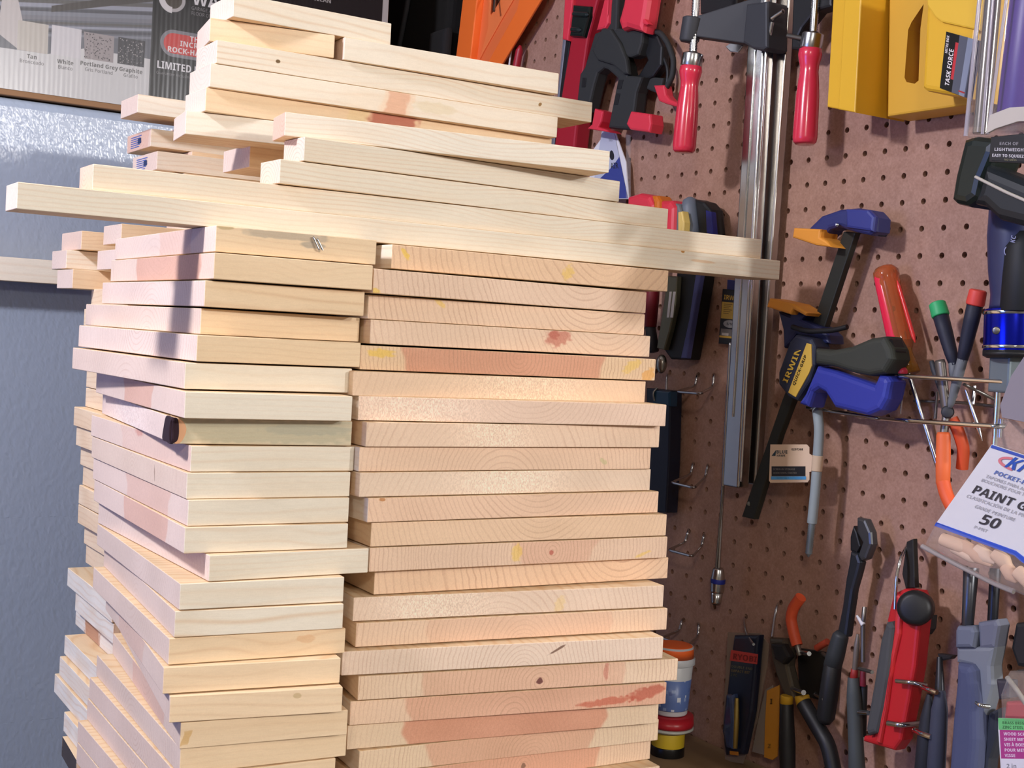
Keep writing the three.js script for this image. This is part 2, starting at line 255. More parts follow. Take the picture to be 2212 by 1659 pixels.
// one board, its front lower left corner at the origin; along 'x' the front shows the long edge, along 'z' the end grain
function boardGeometry(len, t, depth, along, edge, end, endKind, r = 0.028) {
  const g = new RoundedBoxGeometry(len, t, depth, 1, r).translate(len / 2, t / 2, -depth / 2), p = g.attributes.position, uv = g.attributes.uv;
  const mats = [];
  g.groups.forEach((gr, s) => {
    const isEnd = along === 'x' ? s < 2 : s > 3, isEdge = along === 'x' ? s > 3 : s < 2, kind = isEnd ? endKind : isEdge ? 'edge' : 'face'; mats.push(MW[kind]);
    for (let i = gr.start; i < gr.start + gr.count; i++) {
      const x = p.getX(i) / len, y = p.getY(i) / t, z = (p.getZ(i) + depth) / depth; let q;
      if (isEnd) { const a = along === 'x' ? z : x, span = (along === 'x' ? depth : len) / 11.25; q = strip(endKind, end[0], Math.min(1, (end[1] ?? 0) + a * Math.min(span, 1)), y); }
      else if (isEdge) q = strip('edge', edge, along === 'x' ? x : z, y);
      else q = along === 'x' ? [p.getX(i) / 12 + end[0] * 0.13, p.getZ(i) / 12 + end[0] * 0.31] : [p.getZ(i) / 12 + end[0] * 0.17, p.getX(i) / 12 + end[0] * 0.23];
      uv.setXY(i, q[0], q[1]);
    }
  });
  return [g, mats];
}
// ---------------------------------------------------------------- the room
const mWall = std(0x857d72, 0.9), mCeil = std(0x9b968c, 0.95), mFloor = std(0x5d5a55, 0.85), mDark = std(0x3a322c, 0.9);
struct('floor', box(-96, 146, -59, -57, -100, 146), mFloor);
struct('ceiling', box(-96, 146, 39, 41, -100, 146), mCeil);
struct('wall_left', [box(-92, -89, -57, 39, -100, -54), box(-92, -89, -57, 39, -18, 146), box(-92, -89, -57, -24, -54, -18), box(-92, -89, 8, 39, -54, -18)], mWall);
struct('wall_back', box(-92, 42, -57, 39, -100, -97), mDark);
struct('wall_right', box(39.2, 42, -57, 39, -97, -26.6), mWall);
struct('wall_right_return', box(42, 142, -57, 39, -29.6, -26.6), mWall);
struct('wall_far_right', box(142, 145, -57, 39, -26.6, 142), mWall);
struct('wall_front', box(-89, 145, -57, 39, 142, 145), mWall);
{ // the window on the left lets in blue daylight
  const pane = new THREE.MeshStandardMaterial({ color: 0x203050, emissive: windowLight.color, emissiveIntensity: 0.8, roughness: 0.4 });
  struct('window_1', box(-91, -90.4, -24, 8, -54, -18), pane);
  const a = new THREE.RectAreaLight(windowLight.color, windowLight.power, windowLight.w * I, windowLight.h * I);
  a.position.copy(W(-90, ...windowLight.at.slice(1))); a.lookAt(W(0, windowLight.at[1], windowLight.at[2])); a.name = 'window_daylight'; scene.add(a);
}
const lampLabels = { left: ['bare white bulb on a drop cord socket, above the left end of the strips', 'lamp'], key: ['bare white ceiling bulb in a socket, beyond the end of the pegboard wall', 'lamp'], front: ['bare white ceiling bulb in a socket, in front of the stack near the pegboard wall', 'lamp'], fill: ['added fill bulb in a socket, unseen behind the camera, brightening the pegboard', 'lamp'] };
for (const [n, at, color, cd, r] of lamps) {
  const t = thing('ceiling_lamp', lampLabels[n][0], 'lamp', [at[0], at[1] + 3, at[2]]);
  part('bulb', new THREE.SphereGeometry(r, 24, 16).translate(...at), new THREE.MeshStandardMaterial({ color: 0x222222, emissive: color, emissiveIntensity: 8 }), t);
  part('socket', new THREE.CylinderGeometry(1.4, 1.1, 39 - at[1] - r, 20).translate(at[0], (at[1] + r + 39) / 2, at[2]), std(0xe8e6e0, 0.5), t);
  const l = new THREE.PointLight(color, cd, 0, 2); l.position.copy(W(...at)); l.castShadow = true; l.shadow.radius = r * 2 * I / 0.02; l.shadow.mapSize.set(2048, 2048); l.name = 'lamp_light'; scene.add(l);
}
// pegboard: one-inch cells, each with its quarter-inch hole
{
  const z0 = -66, z1 = -27, rows = [-14, 29], pos = [], nor = [];            // hole (0, 0) lies at y 8.753, z -38.318
  const tri = (a, b, c, n) => { pos.push(...a, ...b, ...c); for (let i = 0; i < 3; i++) nor.push(...n[i % n.length]); };
  const N = 16, R = 0.113, X = PX, B = PX + 0.22, hy = 8.7529, hz = -38.3176;
  const c0 = Math.ceil(z0 - hz), c1 = Math.floor(z1 - hz);
  for (let c = c0; c <= c1; c++) for (let r = rows[0]; r < rows[1]; r++) {
    const y = hy - r, z = hz + c;
    for (let k = 0; k < N; k++) {
      const a = k / N * 2 * Math.PI, b = (k + 1) / N * 2 * Math.PI;
      const sq = (t) => { const m = 0.5 / Math.max(Math.abs(Math.cos(t)), Math.abs(Math.sin(t))); return [X, y + m * Math.sin(t), z + m * Math.cos(t)]; };
      const ci = (t, x) => [x, y + R * Math.sin(t), z + R * Math.cos(t)], L = [-1, 0, 0], n1 = [0, -Math.sin(a), -Math.cos(a)], n2 = [0, -Math.sin(b), -Math.cos(b)];
      tri(ci(a, X), sq(a), sq(b), [L]); tri(ci(a, X), sq(b), ci(b, X), [L]);
      tri(ci(a, X), ci(b, X), ci(b, B), [n1, n2, n2]); tri(ci(a, X), ci(b, B), ci(a, B), [n1, n2, n1]);
    }
  }
  const g = new THREE.BufferGeometry(); g.setAttribute('position', new THREE.Float32BufferAttribute(pos, 3)); g.setAttribute('normal', new THREE.Float32BufferAttribute(nor, 3));
  const ex = (x) => x.toNonIndexed();
  const strips = [box(X, B, hy - rows[1] + 0.45, hy - rows[0] + 0.55, hz + c1 + 0.49, z1 + 0.4), box(X, B, -57, hy - rows[1] + 0.51, -66.5, z1 + 0.4), box(X, B, -57, 39, -97, hz + c0 - 0.49), box(X, B, hy - rows[0] + 0.49, 39, hz + c0 - 0.49, z1 + 0.4)].map(ex);
  strips.forEach((s) => s.deleteAttribute('uv'));
  const all = mergeGeometries([g, ...strips]), p = all.attributes.position, uv = new Float32Array(p.count * 2);
  for (let i = 0; i < p.count; i++) { uv[2 * i] = p.getZ(i) / 20; uv[2 * i + 1] = p.getY(i) / 20; }
  all.setAttribute('uv', new THREE.BufferAttribute(uv, 2));
  const hard = dataTexture(1024, 1024, (d) => { for (let j = 0; j < 1024; j++) for (let i = 0; i < 1024; i++) { const x = i / 1024 * 20, y = j / 1024 * 20, v = 5 * noise(x * 3, y * 3, 5) + 6 * noise(x * 12, y * 12, 6) + 7 * noise(x * 24, y * 24, 7), k = (j * 1024 + i) * 4; d[k] = 171 + v; d[k + 1] = 132 + v; d[k + 2] = 113 + v; d[k + 3] = 255; } });
  const t = thing('pegboard', 'brown hardboard pegboard covering the right-hand wall, full of round holes', 'pegboard', [PX, -57, -46]);
  part('panel', all, new THREE.MeshStandardMaterial({ map: hard, roughness: 0.5 }), t);
  part('backing_batten', [box(B, 39.2, -57, 39, -66, -65), box(B, 39.2, -57, 39, -27.6, -26.7)], mDark, t);
}
// refrigerator with a pebbled enamel front
{
  const T = thing('refrigerator', 'white refrigerator with pebbled enamel door, standing behind the lumber', 'refrigerator', [14, -57, -80]);
  const bump = dataTexture(1024, 1024, (d) => { for (let j = 0; j < 1024; j++) for (let i = 0; i < 1024; i++) { const x = i / 1024 * 10, y = j / 1024 * 10, a = noise(x * 7 + y * 1.5, y * 4.2 - x, 21), b = noise(x * 14 + y * 3, y * 9, 22), c = noise(x * 3, y * 2, 23), v = 128 + 70 * a + 36 * b + 16 * c, k = (j * 1024 + i) * 4; d[k] = d[k + 1] = d[k + 2] = v < 0 ? 0 : v > 255 ? 255 : v; d[k + 3] = 255; } }, false);
  const enamel = std(0x9ca8b8, 0.21, 0, { bumpMap: bump, bumpScale: 0.0005 });
  const uvIn = (g) => { const p = g.attributes.position, u = g.attributes.uv; for (let i = 0; i < p.count; i++) u.setXY(i, p.getX(i) / 10, p.getY(i) / 10); return g; };
  part('cabinet', uvIn(rbox(-2.5, 31.5, -56, 9.95, -94, -68.4, 0.4)), enamel, T);
  part('door', uvIn(rbox(-2.5, 31.5, -30.5, 9.95, -68.2, -66, 0.5)), enamel, T);
  part('door', uvIn(rbox(-2.5, 31.5, -55, -31, -68.2, -66, 0.5)), enamel, T);
  part('door_handle', rbox(-1, 0, -26, -12, -66, -64.4, 0.3), std(0xd6d8da, 0.3), T);
  for (const [x, z] of [[-1, -69.2], [30, -69.2], [-1, -92], [30, -92]]) part('foot', box(x - 1, x + 1, -57, -56, z - 0.7, z + 0.7), std(0x222222, 0.6), T);
}
// carton of floor coating on top of the refrigerator
{
  const x0 = 3, x1 = 32.4, y0 = 10.0, y1 = 25, zf = -66;
  const T = thing('carton', 'white and black printed carton with colour swatches, on top of the refrigerator', 'box', [17.7, y0, -73]);
  const K = 2048 / (x1 - x0), art = paint(2048, 1045, (c, w, h) => {
    const X = (x) => (x - x0) * K, Y = (y) => h - (y - y0) * K, poly = (pts, f) => { c.fillStyle = f; c.beginPath(); pts.forEach((p, i) => c[i ? 'lineTo' : 'moveTo'](X(p[0]), Y(p[1]))); c.closePath(); c.fill(); };
    c.fillStyle = '#d9d8d4'; c.fillRect(0, 0, w, h);
    poly([[x0, 25], [19.45, 25], [19.45, 12.5], [16.2, 12.5], [14.5, 11.95], [x0, 11.8]], '#74767c');          // photograph of a grey stair and floor
    for (let i = 0; i < 60; i++) { const y = 12.3 + i * 0.2, q = hash(i, 3, 5); poly([[x0, y - 1.1], [19.45, y + 1.2], [19.45, y + 1.2 + 0.1 + 0.16 * q], [x0, y - 1.0 + 0.1 * q]], ['#8d9098', '#5f6066', '#a3a6b0', '#6c6a68', '#85868c'][i % 5]); }
    poly([[13.2, 15.2], [19.45, 16.9], [19.45, 17.6], [13.2, 15.7]], '#55565c'); poly([[14.6, 14.0], [19.45, 15.4], [19.45, 15.9], [14.6, 14.3]], '#575350'); poly([[13.3, 14.9], [17.2, 15.7], [14.5, 15.0], [13.3, 14.3]], '#5a5650');
    poly([[12.2, 12.6], [12.4, 14.8], [12.75, 15.4], [13.1, 14.2], [13.3, 13.4], [13.1, 12]], '#cfc8c2');
    poly([[13.1, 13.36], [14.5, 13.36], [14.5, 11.94], [13.1, 11.94]], '#cbc5b8'); poly([[14.65, 13.4], [16.05, 13.4], [16.05, 11.97], [14.65, 11.97]], '#dcd9d8');
    poly([[16.15, 13.33], [17.62, 13.33], [17.62, 12.02], [16.25, 12.02]], '#a89f9d'); poly([[17.82, 13.35], [19.15, 13.35], [19.13, 12.03], [17.82, 12.03]], '#4a4a4e');
    for (let i = 0; i < 240; i++) { c.fillStyle = ['#8f8886', '#c0b8b4', '#2c2c30', '#66646a'][i % 4]; const a = hash(i, 1, 9), b = hash(i, 2, 9); c.fillRect(X((i % 2 ? 17.84 : 16.2) + a * 1.25), Y(12.06 + b * 1.25), 3, 3); }
    c.fillStyle = '#5b5a58'; c.textAlign = 'center'; c.font = '17px sans-serif';
    [['Tan', 13.8, 11.62], ['White', 15.35, 11.6], ['Portland Grey', 16.95, 11.68], ['Graphite', 18.5, 11.68]].forEach(([s, x, y]) => { c.font = 'bold 19px sans-serif'; c.fillText(s, X(x), Y(y)); c.font = '16px sans-serif'; c.fillText({ Tan: 'Bronceado', White: 'Blanco', 'Portland Grey': 'Gris Portland', Graphite: 'Grafito' }[s], X(x), Y(y - 0.26)); });
    poly([[19.45, 25], [32.05, 25], [32.05, y0], [19.43, y0]], '#232226');
    poly([[32.05, 25], [x1, 25], [x1, y0], [32.05, y0]], '#dad8d6');
    c.lineWidth = 12; c.strokeStyle = '#b8b4b2'; c.beginPath(); c.arc(X(20.44), Y(15.7), 0.56 * K, 0, 7); c.fillStyle = '#4a4138'; c.fill(); c.stroke();
    c.beginPath(); c.arc(X(20.44), Y(15.7), 0.56 * K, 1.6, 3.4); c.lineWidth = 22; c.strokeStyle = '#dedad8'; c.stroke();
    c.fillStyle = '#f2f0ee'; c.textAlign = 'left'; c.font = 'bold 62px sans-serif'; c.fillText('WATER', X(21.42), Y(15.64));
    c.fillStyle = '#9a9896'; c.font = '16px sans-serif'; c.fillText('GARAGE AND BASEMENT', X(21.4), Y(15.36)); c.fillText('FLOOR COATING', X(21.4), Y(15.1));
    c.lineWidth = 12; c.strokeStyle = '#8b8a8e'; c.beginPath(); c.roundRect(X(19.98), Y(14.08), 5.4 * K, 1.2 * K, 46); c.fillStyle = '#d8423e'; c.fill(); c.stroke();
    c.fillStyle = '#f6eeea'; c.textAlign = 'right'; c.font = 'bold 27px sans-serif'; c.fillText('THE', X(22.1), Y(13.72)); c.fillText('INCREDIBLE', X(23.15), Y(13.4)); c.textAlign = 'left'; c.fillText('ROCK-HARD', X(20.26), Y(13.03));
    c.font = 'bold 36px sans-serif'; c.fillStyle = '#f4f2f0'; c.save(); c.translate(X(19.76), Y(12.12)); c.scale(0.86, 1); c.fillText('LIMITED LIFETIME', 0, 0); c.restore();
    c.font = '14px sans-serif'; c.fillStyle = '#8f8d8b'; c.fillText('Guarantee included inside', X(19.76), Y(11.83));
    c.font = 'bold 24px sans-serif'; c.fillStyle = '#cfccc8'; c.fillText('DEEP CLEAN', X(27), Y(17.05));
  });
  const relief = dataTexture(512, 64, (d) => { for (let j = 0; j < 64; j++) for (let i = 0; i < 512; i++) { const v = 128 + 60 * Math.sin(i / 512 * Math.PI * 2 * 128) + 60 * noise(i * 0.5, j * 0.3, 91), k = (j * 512 + i) * 4; d[k] = d[k + 1] = d[k + 2] = v; d[k + 3] = 255; } }, false);
  const gloss = std(0xc4c4c6, 0.22, 0, { map: art, bumpMap: relief, bumpScale: 0.00012, specularIntensity: 0.7 }), kraft = std(0x8a6848, 0.85);
  part('carton_body', rbox(x0, x1, y0, y1, -80, zf - 0.03, 0.06), kraft, T);
  const front = new THREE.PlaneGeometry(x1 - x0 - 0.1, y1 - y0 - 0.34).translate((x0 + x1) / 2, (y0 + y1) / 2 + 0.12, zf);
  part('printed_front', front, gloss, T);
}
// black tool bag in the dark gap at the back
{
  const T = thing('tool_bag', 'black fabric bag hanging in the dark gap left of the orange square', 'bag', P(910, 100, 0));
  const cloth = std(0x0b0b0c, 0.95);
  part('bag_body', plate([[800, -60], [976, -60], [960, 130], [940, 230], [800, 200]], 1.6, 1.5, { b: 0.5, seg: 4 }), cloth, T);
  part('strap', wire([[890, -60, 1.8], [880, 10, 1.9], [862, 100, 1.8]], 0.16, { soft: 0.5 }), std(0x26262a, 0.8), T);
  part('pocket', plate([[926, 70], [962, 58], [950, 200], [916, 190]], 2.0, 0.6, { b: 0.25, seg: 3 }), std(0x1a1a1c, 0.95), T);
}
// ---------------------------------------------------------------- the stacked lumber
const BENCH = -17.1;
{ // the bench the stack stands on, below the picture
  const T = thing('workbench', 'wooden workbench under the stack of boards', 'workbench', [20, -57, -48]);
  part('bench_top', box(14.5, 38.2, BENCH - 1.5, BENCH, -52.6, -34.6), std(0x8d7355, 0.8), T);
  for (const [x, z] of [[16.4, -50.6], [36, -50.6], [16.4, -36.6], [36, -36.6]]) part('leg', box(x - 1.7, x + 1.7, -57, BENCH - 1.5, z - 1.7, z + 1.7), std(0x8d7355, 0.8), T);
}
const ordinal = ['first', 'second', 'third', 'fourth', 'fifth', 'sixth', 'seventh', 'eighth', 'ninth', 'tenth', 'eleventh', 'twelfth', 'thirteenth', 'fourteenth', 'fifteenth', 'sixteenth', 'seventeenth', 'eighteenth', 'nineteenth', 'twentieth', 'twenty-first', 'twenty-second', 'twenty-third'];
function board(name, label, group, x, y, z, yaw, len, depth, along, edge, end, endKind, t = 0.75) {
  const [g, mats] = boardGeometry(len, t, depth, along, edge, end, endKind);
  g.scale(I, I, I); const m = shade(new THREE.Mesh(g, mats)); m.name = numbered(name);
  m.position.copy(W(x, y, z)); m.rotation.y = -yaw * Math.PI / 180; scene.add(m);
  return tag(m, label, 'board', group);
}
// front left column: short offcuts, long grain to the front, end grain to the left  [x, y, z, yaw, length]
const COL_A = [[12.89, 1.944, -36.66, 1.3, 5.04], [12.78, 1.155, -36.39, 0.9, 4.96], [12.65, 0.36, -36.69, 0.6, 5.01], [12.73, -0.44, -37.16, -2, 5.15], [12.43, -1.205, -36.5, -2.4, 5.23], [12.17, -2.006, -36.66, -1.8, 5.29], [12.04, -2.803, -36.16, 2.6, 5.06], [11.99, -3.597, -36.97, 5.2, 5.42], [12.47, -4.38, -36.7, 0.6, 5.12], [12.36, -5.147, -36.62, 1.3, 5.07], [12.39, -5.906, -36.49, 1.4, 4.98], [12.29, -6.673, -36.39, 2.1, 5.01], [12.94, -7.442, -36.06, -0.7, 5.05], [12.13, -8.214, -36.09, 3.4, 4.94], [12.03, -8.994, -36.12, 5.3, 5.01], [11.91, -9.768, -36.15, 4.2, 5.28], [11.74, -10.545, -36.01, 7.3, 5.17], [11.91, -11.337, -35.85, 9, 5], [12.26, -12.132, -35.88, 6.1, 4.96], [12.33, -12.909, -36.01, 3.2, 5.05], [12.3, -13.681, -35.9, 2.1, 4.75], [12.3, -14.455, -36, 2, 5], [12.2, -15.23, -36, 1, 5], [12.2, -16.005, -36, 1, 5], [12.2, -16.78, -36, 1, 5]];
const A_LOOK = ['blue-stained, a shiny staple in its face', 'creamy with a soft grain swirl', 'cream with broad tan grain bands', 'cream, just under a black gap', 'striped by fine brown grain', 'first of the whiter offcuts', 'pale with frayed right end', 'grey-green with a dark bark knot', 'pale, above a lifting splinter', 'pale, splinter lifting at left corner', 'plain pale with pinkish left end', 'pale with an orange streak', 'pale, sticking furthest right', 'pale, left under the furthest-right one', 'white with strong orange bands', 'pinkish with wavy grain', 'pinkish cream, furthest left', 'cream with a small oval flaw', 'cream with chipped left corner', 'plain warm cream', 'cut off by the photo bottom'];
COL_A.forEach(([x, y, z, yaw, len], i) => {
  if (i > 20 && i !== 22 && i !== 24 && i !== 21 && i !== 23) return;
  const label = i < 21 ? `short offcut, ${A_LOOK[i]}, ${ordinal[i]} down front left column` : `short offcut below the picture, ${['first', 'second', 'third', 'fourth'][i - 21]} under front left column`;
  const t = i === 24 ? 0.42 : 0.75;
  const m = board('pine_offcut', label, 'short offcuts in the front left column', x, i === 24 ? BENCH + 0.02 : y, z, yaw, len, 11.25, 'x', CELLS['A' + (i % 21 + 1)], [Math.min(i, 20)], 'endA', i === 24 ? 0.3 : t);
  if (i === 0) { // staple left in the wood
    const s = new THREE.Mesh(mergeGeometries([tube([V(3.02, 0.62, 0), V(2.93, 0.66, 0.1), V(3.12, 0.3, 0.12), V(3.18, 0.26, 0)], 0.03, 0.03), tube([V(3.1, 0.6, 0.02), V(3.06, 0.62, 0.1), V(3.24, 0.3, 0.12)], 0.03, 0.03)]).scale(I, I, I), std(0xc8ccd0, 0.2, 1)); s.name = 'staple'; s.userData.label = 'shiny bent steel staple'; shade(s); m.add(s);
  }
  if (i === 7) { // bark knot on the corner
    const knot = (pts, t, m, name, turnY, at) => { const g = new THREE.ExtrudeGeometry(new THREE.Shape(new THREE.CatmullRomCurve3(pts.map(([x, y]) => V(x, y, 0)), true).getPoints(40).map((p) => new THREE.Vector2(p.x, p.y))), { depth: t, bevelEnabled: true, bevelThickness: 0.015, bevelSize: 0.02, bevelSegments: 2 }).rotateY(turnY).translate(...at).scale(I, I, I); const o = shade(new THREE.Mesh(g, m)); o.name = name; q.push(o); return o; };
    const q = [], bark = std(0x2c1622, 0.9);
    knot([[-1.12, 0.06], [-1.0, 0.4], [-0.78, 0.7], [-0.3, 0.73], [0.02, 0.7], [0.03, 0.36], [0.02, 0.04], [-0.6, 0.02]], 0.05, bark, 'bark_knot', -Math.PI / 2, [0.035, 0, 0]).userData.label = 'dark purple-brown bark knot';
    knot([[-0.03, 0.04], [-0.03, 0.7], [0.1, 0.72], [0.16, 0.5], [0.13, 0.1]], 0.03, bark, 'bark_knot', 0, [0, 0, -0.012]);
    knot([[0.08, 0.03], [0.14, 0.7], [0.27, 0.64], [0.38, 0.42], [0.24, 0.06]], 0.012, std(0xe0aa80, 0.8), 'knot_rim', 0, [0, 0, -0.012]);
    q.forEach((o) => m.add(o));
  }
});
// front right column: end grain to the front
const COL_B = [[18.66, 1.894, -36.95, -1.4, 11.2], [17.86, 1.079, -36.51, -4.8, 11.29], [17.94, 0.29, -36.95, -2.8, 11.2], [18.04, -0.473, -36.91, -2, 11.24], [17.75, -1.279, -36.93, 2.1, 11.22], [17.37, -2.071, -36.54, -0.9, 11.36], [17.58, -2.816, -36.52, 3.9, 11.38], [17.73, -3.594, -36.2, 0.1, 11.32], [17.6, -4.367, -36.34, -0.2, 11.27], [17.61, -5.136, -36.23, -1.4, 11.41], [17.9, -5.911, -36.17, -1, 11.42], [18.13, -6.693, -36.33, 1.1, 11.41], [18.14, -7.476, -36.35, 1.3, 11.47], [18.52, -8.273, -36.71, 1.7, 11.42], [17.84, -9.061, -36.7, 6.2, 11.31], [17.93, -9.852, -36.61, 6.1, 11.37], [17.43, -10.654, -36.45, 8.7, 11.29], [17.98, -11.453, -36.37, 8.4, 11.4], [17.82, -12.258, -36.52, 8.8, 11.21], [17.82, -13.045, -36.62, 7.2, 11.21], [18.18, -13.83, -36.45, 3.9, 11.22], [18.13, -14.605, -36.35, 1.5, 11.25], [18.05, -15.377, -36.07, 3.6, 11.25], [18.1, -16.2, -36.3, 2, 11.25], [18.1, -17.0, -36.3, 2, 11.25]];
const B_LOOK = ['orange-tan with slanting rings and yellow streaks', 'pinkish tan with wide sagging rings', 'tan with a faint yellow fleck', 'tan with a red drop-shaped knot', 'red-hearted with yellow pitch ends', 'pale, furry and rough-sawn', 'pale with rounded left edge', 'pale with a fuzzy white middle', 'tan with a greenish fleck', 'pale and furry, nearly ringless', 'pinkish with fine slanting rings', 'yellowish with shallow sagging rings', 'with round pith ringed like a target', 'orange-tan with bold slanting rings', 'whitish under a shadowed ledge', 'pinkish with tall arching rings', 'whitish with a dark check mark', 'with a dark brown pith eye', 'reddish with a red smear at right', 'salmon heartwood with pale ends', 'tan with pink heart', 'salmon with fine upright rings', 'cut off by the photo bottom'];
COL_B.forEach(([x, y, z, yaw, len], i) => {
  if (i === 24) return;
  const label = i < 23 ? `wide board end, ${B_LOOK[i]}, ${ordinal[i]} down right column` : 'wide board end below the picture at the foot of right column';
  board('wide_board', label, 'wide board ends in the right column', x, y, z, yaw, len, 5.1, 'z', CELLS['X' + i % 6], [Math.min(i, 22)], 'endB');
});
// the long strips across the top
const COL_C = [[14.64, 9.659, -41.01, -0.1, 5.62], [14.11, 8.894, -41.61, 9.3, 4.11], [18.49, 8.891, -40.9, 2.9, 8.37], [14.19, 8.125, -41.1, 1.3, 14.43], [14.02, 7.364, -41.12, 1.8, 13.05], [13.96, 6.61, -41.26, 0.7, 13.15], [13.45, 5.846, -41.59, 7.9, 3.9], [15.41, 5.7, -38.14, 8.2, 11.19], [15.85, 4.953, -37.6, -1.7, 12.18], [15.14, 4.203, -37.69, -1.3, 15.19], [9.7, 3.45, -37.96, 0.6, 24.94], [7.65, 2.706, -37.72, 0.5, 27.8]];
const C_DEPTH = [2.2, 2.4, 1.6, 2.1, 2.2, 2.1, 2.1, 1.5, 1.5, 1.5, 1.5, 1.5];
const C_LOOK = ['short pale strip lying topmost, tilted against the black carton', 'short yellowish strip left of the gap under the topmost strip', 'pale strip right of the gap under the topmost strip', 'pale strip with a small dark knot near its left end', 'pale strip with a pink square patch in the middle', 'cream strip with a red-brown patch along its upper edge', 'short pale strip sticking out at left over a shaded hollow', 'pale strip with arched grain and a stamped left end', 'pale fine-grained strip above the one with the round-cornered left end', 'pale strip with ringed grey left end, above the two longest', 'second longest strip, above the longest', 'longest strip, reaching furthest left and right'];
COL_C.forEach(([x, y, z, yaw, len], i) => {
  board('pine_strip', C_LOOK[i], 'long pine strips across the top', x, y, z, yaw, len, C_DEPTH[i], 'x', CELLS['C' + (i + 1)], [[22, 22, 22, 21, 22, 22, 22, 23, 21, 21, 23, 22][i], [0.1, 0.4, 0.2, 0.2, 0.5, 0.1, 0.6, 0.24, 0.18, 0.22, 0.3, 0.7][i]], 'endA', i > 6 ? 0.73 : 0.75);
});
// boards stacked behind
const BEHIND = [ // name, look, x, y, z, yaw, len, depth, along, edge cell
  ['brown shaded strip with faint stamped print, level with the pink-patched strip', 15.46, 8.2, -54, 0, 9, 2.4, 'x', 'X0'],
  ['shaded strip with a blue-stamped left end, upper of two', 16.35, 7.03, -55, 0, 9, 3.4, 'x', 'X4'],
  ['shaded strip with a blue-stamped left end, lower of two', 16.2, 5.95, -53.5, 0, 11, 3.4, 'x', 'X6'],
  ['shaded strip with lavender left end, behind the stamped strip', 15.98, 5.16, -42.5, 0.5, 15.2, 2.6, 'x', 'X1'],
  ['narrow shaded strip in the hollow above the second longest strip', 15.6, 4.33, -46, 0, 14, 3.4, 'x', 'X5'],
  ['small shaded offcut seen under the left of the longest strip', 14.2, 2.72, -51, 0, 9, 2.5, 'x', 'X3'],
  ['short light strip with pinkish left end under the longest strip', 13.47, 2.5, -54, 0, 8, 3.2, 'x', 'X11'],
  ['brown shaded strip under the short light strip at left', 13.06, 1.72, -54.6, 0, 8, 2.4, 'x', 'X2'],
  ['short strip with white ringed end beside the second offcut', 13.87, 1.7, -50.4, 0, 6, 2.6, 'x', 'X11'],
  ['short strip with lavender left end over the grey door', 12.95, 0.92, -53, 0, 8, 2.5, 'x', 'X5'],
];
BEHIND.forEach(([look, x, y, z, yaw, len, depth, along, e], i) => {
  const end = [[22, 23, 22, 22, 21, 22, 23, 22, 21, 22][i], 0.1 + 0.07 * i];
  const m = board('pine_strip', look, 'strips stacked behind', x, y, z, yaw, len, depth, along, CELLS[e], end, 'endA');
  if (i === 1 || i === 2) { // ink stamp on the sawn end
    const art = paint(256, 128, (c) => { c.clearRect(0, 0, 256, 128); c.strokeStyle = '#4a64b4'; c.fillStyle = '#5470c0'; c.lineWidth = 5; for (let k = 0; k < 6; k++) { c.fillRect(20, 14 + k * 18, 150 - 14 * (k % 3), 7); } c.fillStyle = '#23375f'; c.fillRect(120, 40, 46, 44); });
    const s = new THREE.Mesh(new THREE.PlaneGeometry(2.6, 0.62).rotateY(-Math.PI / 2).translate(-0.012, 0.37, -1.7).scale(I, I, I), std(0xffffff, 0.8, 0, { map: art, transparent: true })); s.name = 'ink_stamp'; m.add(s);
  }
});
board('pine_board', 'long board reaching out to the left edge of the photo before the white door', 'boards reaching out left', -11, 1.27, -64.5, 0, 28, 1.3, 'x', CELLS.X4, [22], 'endA', 1.1);
// supports hidden behind the strips
[[16, 2.72, -42.2, 0, 12], [17, 3.53, -42.4, 0, 12], [20, 5.95, -43.2, 0, 6]].forEach(([x, y, z, yaw, len], i) => board('pine_strip', `hidden strip behind the long strips, ${['lowest', 'middle', 'highest'][i]} of three`, 'hidden strips', x, y, z, yaw, len, 2.4, 'x', CELLS.X3, [22], 'endA'));
[[16.4, 2.72, -50.6], [17, 3.5, -51.4], [17, 4.28, -52], [17, 5.06, -52.4], [18, 6.72, -54.6], [18, 7.8, -54.6]].forEach(([x, y, z], i) => i < 1 ? 0 : board('pine_strip', `hidden strip in the back of the stack, ${['', 'lowest', 'second', 'third', 'fourth', 'highest'][i]} of five`, 'hidden back strips', x, y, z, 0, 9, 3, 'x', CELLS.X3, [22], 'endA', i === 4 ? 0.28 : i === 5 ? 0.38 : 0.75));
// rear left column: wide boards whose long edges show at the left
const COL_R = [[13.8, 0.2, -48.3, 5.1], [13.6, -0.6, -48.3, 5.3], [13.67, -1.38, -48.3, 5.2], [14.3, -2.15, -48.3, 4], [13.8, -2.95, -48.3, 5.3], [13.8, -3.73, -48.3, 5.3], [13.4, -4.5, -48.3, 5.4], [13.5, -5.28, -48.3, 5.3], [13.7, -6.06, -48.3, 5.3], [13.8, -6.84, -48.3, 5.2], [13.7, -7.62, -48.3, 5.3], [13.7, -8.4, -48.3, 5.3], [13.9, -9.18, -48.3, 5], [14, -9.96, -48.3, 5],
  [13.72, -11.3, -48.3, 7.2], [13.8, -12.09, -48.3, 6], [14.05, -12.87, -48.3, 6.9], [13.28, -13.65, -48.3, 5.3], [13.08, -14.44, -48.3, 5.1], [13.0, -15.23, -48.3, 5.5], [12.8, -16.01, -47.9, 3.2]];
